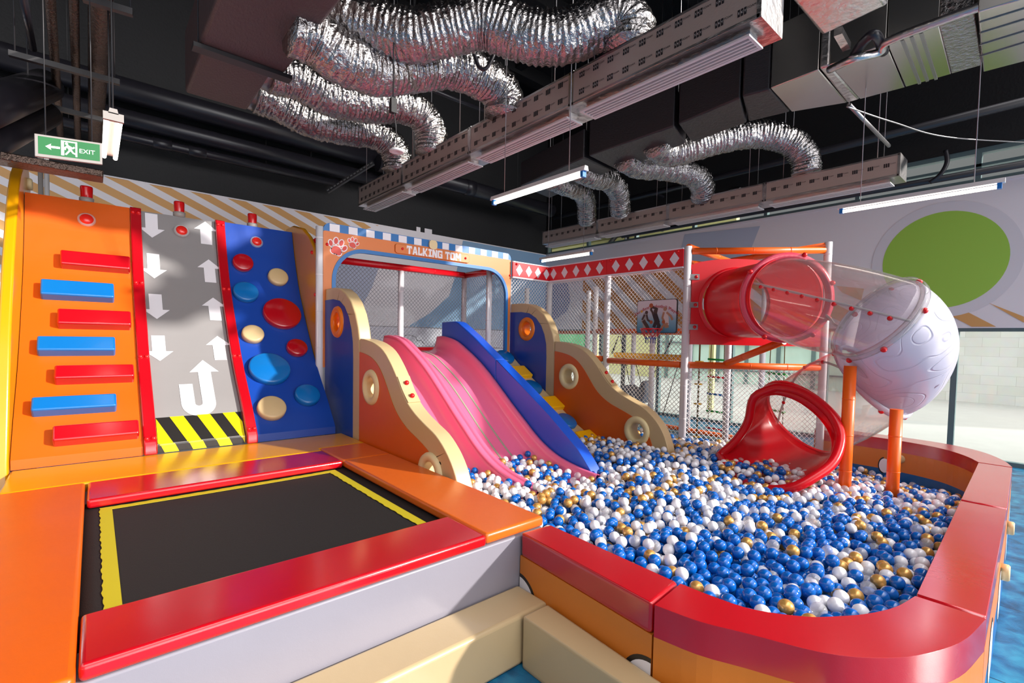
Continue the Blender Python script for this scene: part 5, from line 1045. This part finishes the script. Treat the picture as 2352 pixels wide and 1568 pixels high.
def plenum():
    t = thing('plenum_duct', 'dark wrapped rectangular air plenum feeding the silver flexible ducts', 'air duct', (1.0, 4.9, 4.1))
    m = MB(); lo = [(0.74, 4.95, 4.1), (1.30, 4.95, 4.1), (1.31, 6.03, 4.1), (0.74, 6.03, 4.1)]; m.hexa(lo, [(x, y, 4.72) for x, y, z in lo]); m.build('duct_section', PLEN, t, bevel=0.03)
    m = MB(); lo = [(0.72, 2.9, 4.08), (1.40, 2.9, 4.08), (1.38, 4.92, 4.08), (0.70, 4.92, 4.08)]; m.hexa(lo, [(x, y, 4.78) for x, y, z in lo]); m.build('duct_section', PLEN, t, bevel=0.03)
    m = MB(); m.box((0.66, 4.87, 4.04), (1.44, 4.98, 4.075)); m.build('support_bar', BLKSTEEL, t)
    for q in (at(690, 10, Z=4.50), at(665, 62, Y=yB), at(618, 165, Y=yC), at(588, 218, Y=yD)): m = MB(); m.tube([(1.25, q[1], q[2]+0.05), (q[0]+0.03, q[1], q[2])], 0.2, 28); m.build('spigot', FOILP, t)
    for x in (0.7, 1.4): m = MB(); m.tube([(x, 4.92, 4.05), (x, 4.92, CEIL)], 0.006, 6); m.build('hanger_rod', BLKSTEEL, t)
plenum()
# black insulated rectangular duct with its bright metal end
def big_duct():
    t = thing('rectangular_duct', 'black insulated rectangular duct turning into bare shiny sheet metal', 'air duct', (5.9, 4.0, 4.25)); z = 4.3
    def P(u, v, zz): return at(u, v, Z=zz)
    def section(name, pts, h, mt, bev=0.02):
        m = MB(); lo = [at(u, v, Z=z) for u, v in pts]; m.hexa(lo, [p+np.array((0, 0, h)) for p in lo]); return m.build(name, mt, t, bevel=bev)
    section('duct_section', [(1195, 428), (1262, 455), (1405, 392), (1340, 362)], 0.42, BLKINS)
    section('duct_section', [(1352, 358), (1420, 392), (1575, 330), (1548, 290)], 0.50, BLKINS)
    section('duct_section', [(1558, 285), (1590, 328), (1715, 282), (1700, 225)], 0.55, BLKINS)
    section('duct_section', [(1705, 222), (1720, 280), (1815, 257), (1768, 205)], 0.58, BLKINS)
    section('bare_metal_section', [(1770, 203), (1818, 257), (1945, 236), (1880, 160)], 0.62, SHEET, 0.008)
    section('tape_joint', [(1882, 158), (1945, 237), (1975, 228), (1905, 150)], 0.62, FOILP, 0.02)
    section('bare_metal_section', [(1905, 150), (1975, 228), (2078, 201), (2035, 100)], 0.6, SHEET, 0.008); section('bare_metal_section', [(2037, 99), (2080, 200), (2185, 170), (2157, 60)], 0.6, SHEET, 0.008)
    for (a, b) in (((2072, 92), (2112, 192)), ((2093, 84), (2130, 186)), ((2115, 76), (2150, 182))): m = MB(); m.bar(at(*a, Z=z-0.005), at(*b, Z=z-0.005), 0.022, 0.012); m.build('stiffening_rib', STEEL, t)
    section('wrapped_section', [(2157, 60), (2185, 170), (2255, 150), (2238, 28)], 0.62, FOIL, 0.01)
    for u, v in ((1345, 380), (1555, 310), (1700, 255), (1950, 240), (2050, 205)):
        q = at(u, v, Z=z); m = MB(); m.tube([(q[0], q[1], z), (q[0], q[1], CEIL)], 0.0045, 6); m.build('hanger_rod', STEEL, t)
big_duct()
def units():
    t = thing('air_handling_unit', 'bright ribbed metal air handling unit at the top right edge of the view', 'air unit', (6.0, 0.3, 4.15)); z = 4.2
    m = MB(); lo = [at(u, v, Z=z) for u, v in ((2246, 28), (2258, 166), (2480, 108), (2440, -30))]; m.hexa(lo, [p+np.array((0, 0, 0.6)) for p in lo]); m.build('casing', SHEET, t, bevel=0.01)
    for v in (60, 85, 112, 138): m = MB(); m.bar(at(2249, v-8, Z=z-0.004), at(2450, v-70, Z=z-0.004), 0.008, 0.008); m.build('seam_rib', STEEL, t)
    t = thing('wrapped_fan_box', 'foil-wrapped fan box hanging at the top, between the two ducts', 'air unit', (4.1, 1.0, 4.2))
    m = MB(); lo = [at(u, v, Z=z) for u, v in ((1800, -20), (1888, 84), (2042, 12), (1990, -60))]; m.hexa(lo, [p+np.array((0, 0, 0.4)) for p in lo]); m.build('casing', FOILP, t, bevel=0.03)
    m = MB(); m.bar(at(1925, 72, Z=4.3), at(1945, 108, Z=4.3), 0.06, 0.06); m.build('outlet_pipe', FOILP, t)
    m = MB(); m.tube(smoothpath([at(1905, 160, Z=4.24), at(1960, 135, Z=4.2), at(2020, 120, Z=4.24), at(2040, 95, Z=4.26), at(2160, 48, Z=4.26), at(2352, -20, Z=4.26)], 40), 0.035, 12); o = m.build('refrigerant_pipe', BROWNFOIL, None); o.data.materials[0] = FOILP; tag(o, 'foil-wrapped pipe running along the bare metal duct to the air unit', 'pipe')
    m = MB(); m.tube(smoothpath([at(1960, 130, Z=4.25), at(1985, 95, Z=4.3), at(2010, 80, Z=4.3), at(2030, 120, Z=4.28)], 20), 0.04, 12); tag(m.build('flexible_pipe', BLKGL, None), 'short black hose at the joint above the bare metal duct', 'pipe')
units()
def pipes():
    def pipe(a, b, r, lab, mt=BLKGL, joints=()):
        m = MB(); m.tube([a, b], r, 24); a, b = np.array(a), np.array(b)
        for j in joints: m.lathe([(r+0.001, -0.12), (r+0.012, -0.115), (r+0.012, 0.115), (r+0.001, 0.12)], a+(b-a)*j, b-a, 24)
        o = tag(m.build('overhead_pipe', mt), lab, 'pipe', 'black pipes under the ceiling')
        for f in (0.25, 0.75): q = a+(b-a)*f; m = MB(); m.tube([(q[0], q[1], q[2]+r*0.9), (q[0], q[1], CEIL)], 0.007, 6); m.build('hanger_rod', BLKSTEEL, o)
        return o
    pipe((-1.5, 9.2, 5.19), (5.2, 9.2, 5.17), 0.17, 'thickest black pipe along the back wall, topmost of three'); pipe((-1.5, 9.3, 4.82), (4.6, 9.3, 4.80), 0.125, 'middle one of three black pipes along the back wall'); pipe((-1.5, 9.35, 4.56), (3.6, 9.35, 4.57), 0.07, 'thinnest and lowest black pipe along the back wall, with couplings', joints=(0.46, 0.55))
    pipe((4.2, 8.9, 5.0), (9.0, 8.9, 4.98), 0.16, 'black pipe along the back wall beyond the nearer long duct', joints=(0.45,))
    for px, r, lab in (((115, 0, 139, 315), 0.036, 'leftmost of three foil-wrapped pipes overhead at the left'), ((169, 0, 179, 320), 0.034, 'middle one of three foil-wrapped pipes overhead at the left'), ((231, 0, 219, 330), 0.078, 'thickest of three foil-wrapped pipes overhead at the left')):
        a = at(px[0], px[1], Z=4.3); b = at(px[2], px[3], Z=4.3); d = b-a; p = resample([a-d*0.5, b], 0.02); m = MB(); m.tube(p, [r*(1+0.05*mnoise.noise(Vector((i*0.4, r*90, 0)))) for i in range(len(p))], 18, 0, True); tag(m.build('insulated_pipe', BROWNFOIL, None), lab, 'pipe', 'foil-wrapped pipes overhead at the left')
    for z, pts, lab in ((4.25, ((20, 122), (275, 190)), 'nearer black bracket rail under the wrapped pipes'), (4.25, ((95, 240), (262, 282)), 'farther black bracket rail under the wrapped pipes'), (4.27, ((190, -5), (305, 30)), 'black bracket rail at the top left')):
        a, b = at(*pts[0], Z=z-0.1), at(*pts[1], Z=z-0.1); t = thing('pipe_bracket', lab, 'bracket', tuple((a+b)/2), 'pipe brackets at the left'); m = MB(); m.bar(a, b, 0.05, 0.05); m.build('rail', BLKSTEEL, t)
        for q in (a+(b-a)*0.05, b-(b-a)*0.05): m = MB(); m.tube([q, (q[0], q[1], CEIL)], 0.007, 6); m.build('hanger_rod', BLKSTEEL, t)
    pipe(tuple(at(-120, 280, Y=5.5)), tuple(at(105, 196, Y=7.5)), 0.16, 'fat black pipe at the left edge, upper of two'); pipe(tuple(at(-120, 375, Y=5.5)), tuple(at(108, 262, Y=7.5)), 0.13, 'black pipe at the left edge, lower of two')
    pipe(tuple(at(52, -10, Z=4.5)), tuple(at(76, 112, Z=4.5)), 0.03, 'thin black pipe end at the top left')
    m = MB(); a = at(0, 350, Y=6.0); b = at(237, 395, Y=6.0); m.box((-1.6, 5.95, b[2]-0.06), (0.09, 6.2, a[2]-0.0)); tag(m.build('wrapped_duct', BROWNFOIL, bevel=0.01), 'dark foil-wrapped duct behind the exit sign', 'air duct')
    # slotted channel, cables, ropes
    m = MB(); a, b = at(752, 440, Y=8.6), at(858, 374, Y=8.0); m.bar(a, b, 0.05, 0.06); n = 14
    for i in range(n): q = a+(b-a)*(i+0.5)/n; m.bar(q-nrm(b-a)*0.02+np.array((-0.02, -0.022, 0)), q+nrm(b-a)*0.02+np.array((-0.02, -0.022, 0)), 0.018, 0.018, 1)
    tag(m.build('slotted_channel', [BLKSTEEL, STEEL]), 'black slotted steel channel left of the nearer long duct', 'channel')
    c = at(1112, 105, Z=4.6); m = MB(); m.tube(smoothpath([at(1150, 45, T=4.6), at(1140, 110, T=4.6), at(1118, 155, T=4.6), at(1098, 150, T=4.6), at(1086, 100, T=4.6), at(1110, 110, T=4.62), at(1130, 60, T=4.62)], 50), 0.018, 10); o = m.build('cable_loop', BLKGL); tag(o, 'looped black cable tied up under the top silver duct', 'cable')
    m = MB(); q = at(1124, 92, T=4.58); m.box(q-np.array((0.03, 0.02, 0.02)), q+np.array((0.03, 0.02, 0.03))); tag(m.build('cable_tie', mat('orange_tie', 'E8A010', 0.5), bevel=0.006), 'small orange-yellow tag on the looped black cable', 'tag')
    m = MB(); m.tube(smoothpath([at(1945, 245, Z=4.25), at(2050, 280, Z=4.25), at(2180, 315, Z=4.3), at(2420, 330, Z=4.4)], 40), 0.008, 6); tag(m.build('loose_cable', STEEL), 'thin loose grey cable sagging across the dark ceiling at the right', 'cable')
    m = MB(); m.tube([at(1950, 240, Z=4.35), at(2042, 335, Z=4.35)], 0.022, 10); tag(m.build('sloping_pipe', STEEL), 'thin sloping pipe below the metal duct joint', 'pipe')
    # dark services along the strip window
    m = MB(); m.tube([(9.45, -0.5, 4.12), (9.45, 7.0, 4.12)], 0.05, 12); m.box((9.45, 0.0, 4.1), (9.62, 0.05, 4.14)); m.box((9.45, 6.0, 4.1), (9.62, 6.05, 4.14)); tag(m.build('overhead_pipe', BLKGL), 'black pipe running along the top of the roundel wall', 'pipe')
    m = MB(); m.tube([(9.2, -0.5, 4.86), (9.2, 9.0, 4.86)], 0.06, 12); m.box((9.2, 0.0, 4.84), (9.595, 0.05, 4.88)); m.box((9.2, 6.0, 4.84), (9.595, 6.05, 4.88)); tag(m.build('overhead_pipe', BLKGL), 'black pipe above the strip window over the roundel wall', 'pipe')
    for a, b in (((2210, 345, 2190), (0, 0, 0)),): pass
    m = MB(); m.tube(smoothpath([at(2172, 345, X=9.3), at(2175, 372, X=9.3), at(2160, 400, X=9.3), at(2135, 420, X=9.3)], 20), 0.03, 8); tag(m.build('hanging_cable', BLKGL), 'black cable drooping in front of the strip window', 'cable')
pipes()
def exit_sign():
    Y = 4.2; t = thing('exit_sign', 'green exit sign with a running figure and arrow, hung over the climbing walls', 'sign', (-0.1, Y, 2.72)); x0, x1, z0, z1 = -0.258, 0.055, 2.715, 2.855
    o = np.array((x0, Y, z0)); ex = nrm((1, -0.04, 0.075)); ey = np.array((0, 0, 1.0)); W, Hh = 0.318, 0.137; n = np.array((0, -1.0, 0))
    def q(x, y, d=0): return o+ex*x+ey*y+n*d
    m = MB(); m.hexa([q(0, 0, -0.02), q(W, 0, -0.02), q(W, Hh, -0.02), q(0, Hh, -0.02)], [q(0, 0), q(W, 0), q(W, Hh), q(0, Hh)]); m.build('case', GREYPL, t, bevel=0.003)
    m = MB(); m.poly([q(0.016, 0.018, 0.001), q(W-0.012, 0.018, 0.001), q(W-0.012, Hh-0.012, 0.001), q(0.016, Hh-0.012, 0.001)])
    L = 0.002
    def w(p, k=0): m.poly([q(x, y, L+0.0002*k) for x, y in p], 1)
    w([(0.048, 0.068), (0.075, 0.088), (0.072, 0.075), (0.115, 0.075), (0.115, 0.062), (0.072, 0.062), (0.075, 0.049)])
    # door frame with a running figure
    w([(0.122, 0.026), (0.128, 0.026), (0.128, 0.113), (0.192, 0.113), (0.192, 0.026), (0.199, 0.026), (0.199, 0.12), (0.122, 0.12)][0:0] or [(0.12, 0.026), (0.134, 0.026), (0.134, 0.112), (0.12, 0.118)]); w([(0.12, 0.118), (0.134, 0.110), (0.196, 0.110), (0.196, 0.118)]); w([(0.187, 0.026), (0.196, 0.026), (0.196, 0.11), (0.187, 0.11)])
    for i, ln in enumerate((((0.15, 0.088), (0.165, 0.062)), ((0.152, 0.086), (0.14, 0.076)), ((0.14, 0.076), (0.138, 0.064)), ((0.158, 0.085), (0.174, 0.076)), ((0.174, 0.076), (0.181, 0.082)), ((0.163, 0.064), (0.152, 0.048)), ((0.152, 0.048), (0.142, 0.034)), ((0.166, 0.062), (0.177, 0.047)), ((0.177, 0.047), (0.187, 0.042)))):
        a, b = np.array(ln[0]), np.array(ln[1]); d = nrm(b-a); s = np.array((-d[1], d[0]))*(0.0075 if i == 0 else 0.0045); a2, b2 = a-d*0.003, b+d*0.003; w([tuple(a2+s), tuple(b2+s), tuple(b2-s), tuple(a2-s)], i+1)
    w([(0.146+0.0075*math.cos(k), 0.1+0.0075*math.sin(k)) for k in np.linspace(0, 2*PI, 16, endpoint=False)])
    m.text('EXIT', tuple(q(0.243, 0.066, L)), tuple(ex), (0, 0, 1), 0.038, 1); m.build('sign_face', [GREENS, SIGNW], t, merge=False)
    for x in (0.05, W-0.05): a = q(x, Hh, -0.01); m = MB(); m.tube([a, (a[0], a[1], 4.2)], 0.004, 6); m.build('hanger_rod', BLKSTEEL, t)
exit_sign()
def spot():
    t = thing('hanging_spotlight', 'round white spotlight hanging from a black driver box', 'light', (1.94, 3.77, 3.2)); c = np.array((1.945, 3.765, 3.2))
    m = MB(); m.lathe([(0.0, 0.0), (0.028, 0.0), (0.03, -0.004), (0.05, -0.004), (0.062, 0.002), (0.06, 0.012), (0.03, 0.03), (0, 0.03)], c, (0, 0, 1), 28); m.build('lamp_head', ALU, t)
    b = at(903, 243, T=(c-_C)@_F); m = MB(); m.box(b-np.array((0.025, 0.02, 0.06)), b+np.array((0.025, 0.02, 0.06))); m.build('driver_box', BLK, t)
    m = MB(); m.tube([(b[0], b[1], b[2]), (b[0], b[1], CEIL)], 0.006, 6); m.build('hanger_rod', BLKSTEEL, t)
    m = MB(); m.tube(smoothpath([b, (b+c)/2+np.array((0.01, 0, 0)), c+np.array((0, 0, 0.02))], 12), 0.004, 6); m.build('cable', BLKSTEEL, t)
spot()
# a few free hanging threaded rods between the ducts
for u, v0, X in ((1165, 60, 4.6), (1110, 150, 4.6), (940, 190, 3.2)):
    q = at(u, v0+90, X=X); m = MB(); m.tube([(q[0], q[1], q[2]), (q[0], q[1], CEIL)], 0.005, 6); tag(m.build('threaded_rod', STEEL), 'thin threaded rod hanging from the black ceiling', 'rod', 'threaded rods hanging from the ceiling')
m = MB(); a, b = at(940, 185, Y=6.4), at(1130, 262, Y=6.4); m.tube([a, b], 0.03, 10); a, b = at(600, 80, Y=7.0), at(1000, 250, Y=7.0); tag(m.build('conduit', BLKGL), 'thin black conduit behind the second silver duct', 'conduit')

for (u0, v0), (u1, v1), mt, lab in (((93, 398), (104, 446), GREYPL, 'thin dark upright pole behind the top of the yellow fin'), ((107, 398), (116, 447), ALU, 'thin white upright pole behind the top of the yellow fin')):
    a, b = at(u0, v0, Y=8.2), at(u1, v1, Y=8.2); m = MB(); m.tube([(a[0], 8.2, 0.0), (a[0], 8.2, a[2]+0.4)], 0.025, 10); tag(m.build('upright_pole', mt), lab, 'pole')
# ------------------------------------------------------------------ rope course behind the nets
def rope_ladder(x, y, z0, z1, w, dirv, cols, lab):
    t = thing('rope_ladder', lab, 'rope ladder', (x, y, z0)); d = nrm((dirv[0], dirv[1], 0)); c = np.array((x, y, 0)); hw = w/2
    for s in (-1, 1): m = MB(); m.tube([c+d*s*hw+np.array((0, 0, z0)), c+d*s*hw*0.85+np.array((0, 0, z1))], 0.007, 6); m.build('side_rope', ROPEY, t)
    for i, mt in enumerate(cols): z = z0+0.05+i*0.27; m = MB(); m.tube([c-d*(hw+0.03)+np.array((0, 0, z)), c+d*(hw+0.03)+np.array((0, 0, z+0.01))], 0.016, 10); m.build('rung', mt, t)
q = at(1642, 985, X=7.3); rope_ladder(7.3, q[1], 0.25, 1.75, 0.24, (0, 1), [P_RED, G_ROPE, P_BLUE, P_RED, G_ROPE], 'rope ladder with red, green and blue rungs left of the red slide mouth')
q = at(1782, 900, X=7.5); rope_ladder(7.5, q[1], 0.35, 1.75, 0.30, (0.5, 1), [G_ROPE, G_ROPE, G_ROPE, G_ROPE], 'rope ladder with green rungs behind the red slide mouth')
q = at(1604, 900, X=6.9); t = thing('knotted_rope', 'hanging rope with yellow foot discs behind the netting', 'rope', (6.9, q[1], 0.1)); m = MB(); m.tube([(6.9, q[1], 0.1), (6.9, q[1], 1.8)], 0.013, 8); m.build('rope', ROPEY, t)
for z in (0.22, 0.72, 1.02, 1.36): m = MB(); m.lathe([(0, -0.012), (0.06, -0.008), (0.065, 0), (0.06, 0.008), (0, 0.012)], (6.9, q[1], z), (0, 0, 1), 20); m.build('foot_disc', Y_PL, t)
def swing():
    a = at(1425, 780, X=7.6); t = thing('swing_seat', 'grey animal-shaped swing seat hung on black ropes behind the netting', 'swing', (7.6, a[1], 0.6))
    pts = [at(u, v, X=7.6) for u, v in ((1432, 905), (1436, 888), (1448, 882), (1462, 893), (1474, 897), (1480, 880), (1487, 872), (1494, 876), (1493, 905), (1482, 926), (1460, 916), (1445, 918))]
    m = MB(); m.prism([(p[1], p[2]) for p in pts], 'X', 7.45, 7.75); m.build('seat', GREYTOY, t, bevel=0.03)
    for (u0, v0), (u1, v1) in (((1421, 770), (1407, 812)), ((1425, 772), (1446, 880)), ((1548, 772), (1490, 880))): m = MB(); m.tube([at(u0, v0, X=7.6), at(u1, v1, X=7.6)], 0.009, 6); m.build('rope', ROPEDK, t)
swing()
for (u0, v0), (u1, v1), X in (((1420, 775), (1404, 812), 7.2), ((1545, 770), (1527, 812), 7.2), ((1455, 815), (1478, 900), 6.4), ((1560, 830), (1523, 950), 6.6), ((1640, 790), (1648, 770), 7.2)):
    m = MB(); m.tube([at(u0, v0, X=X), at(u1, v1, X=X)], 0.007, 6); tag(m.build('loose_rope', ROPEDK), 'black rope of the rope course behind the netting', 'rope', 'black ropes of the rope course')
q = at(1585, 1000, X=6.6); m = MB(); m.lathe([(0.0, 0.0), (0.16, 0), (0.17, 0.03), (0.15, 0.06), (0, 0.07)], (6.6, q[1], 0.03), (0, 0, 1), 24); tag(m.build('balance_disc', G_ROPE), 'round green stepping disc on the floor behind the netting', 'stepping disc')
# red padded rolls at the far left edge
for v, z in ((1010, 0.75), (955, 1.05), (695, 1.9)):
    a = at(-60, v, Y=6.2); b = at(14, v, Y=6.2); m = MB(); m.tube([a, b], 0.035, 12); tag(m.build('red_rail', P_RED), 'end of a red padded rail left of the yellow fin', 'rail', 'red padded rails at the left edge')

# ------------------------------------------------------------------ light
SKY_BASE, SKY_SUNSIDE, SKY_TOP = 0.22, 6.0, 8.0     # brighter haze on the side of the sky where the sun stands
w = bpy.data.worlds.new('sky'); SC.world = w; w.use_nodes = True; nt = w.node_tree; bg = nt.nodes['Background']; L = nt.links.new
tc = nt.nodes.new('ShaderNodeTexCoord'); dt = nt.nodes.new('ShaderNodeVectorMath'); dt.operation = 'DOT_PRODUCT'; L(tc.outputs['Generated'], dt.inputs[0]); dt.inputs[1].default_value = tuple(nrm((0.05, -0.99, 0.06)))
mxm = nt.nodes.new('ShaderNodeMath'); mxm.operation = 'MAXIMUM'; L(dt.outputs['Value'], mxm.inputs[0]); mxm.inputs[1].default_value = 0.0
pwm = nt.nodes.new('ShaderNodeMath'); pwm.operation = 'POWER'; L(mxm.outputs[0], pwm.inputs[0]); pwm.inputs[1].default_value = 14.0
mam = nt.nodes.new('ShaderNodeMath'); mam.operation = 'MULTIPLY_ADD'; L(pwm.outputs[0], mam.inputs[0]); mam.inputs[1].default_value = SKY_SUNSIDE; mam.inputs[2].default_value = SKY_BASE
sx = nt.nodes.new('ShaderNodeSeparateXYZ'); L(tc.outputs['Generated'], sx.inputs[0]); mz = nt.nodes.new('ShaderNodeMath'); mz.operation = 'MAXIMUM'; L(sx.outputs['Z'], mz.inputs[0]); mz.inputs[1].default_value = 0.0
pz = nt.nodes.new('ShaderNodeMath'); pz.operation = 'POWER'; L(mz.outputs[0], pz.inputs[0]); pz.inputs[1].default_value = 4.5
az = nt.nodes.new('ShaderNodeMath'); az.operation = 'MULTIPLY_ADD'; L(pz.outputs[0], az.inputs[0]); az.inputs[1].default_value = SKY_TOP; L(mam.outputs[0], az.inputs[2])
bg.inputs[0].default_value = (1.0, 0.985, 1.0, 1); L(az.outputs[0], bg.inputs[1])
sd = bpy.data.lights.new('sun', 'SUN'); so = bpy.data.objects.new('sun', sd); COL.objects.link(so); so.location = (8, -8, 9); sd.energy = 6.5; sd.angle = math.radians(1.8); sd.color = (1.0, 0.95, 0.88)
so.rotation_euler = Vector((-0.515, 0.772, -0.355)).to_track_quat('-Z', 'Y').to_euler()
SC.view_settings.view_transform = 'Standard'; SC.view_settings.look = 'None'; SC.view_settings.gamma = 1.0; SC.view_settings.use_curve_mapping = False; SC.view_settings.exposure = -0.08
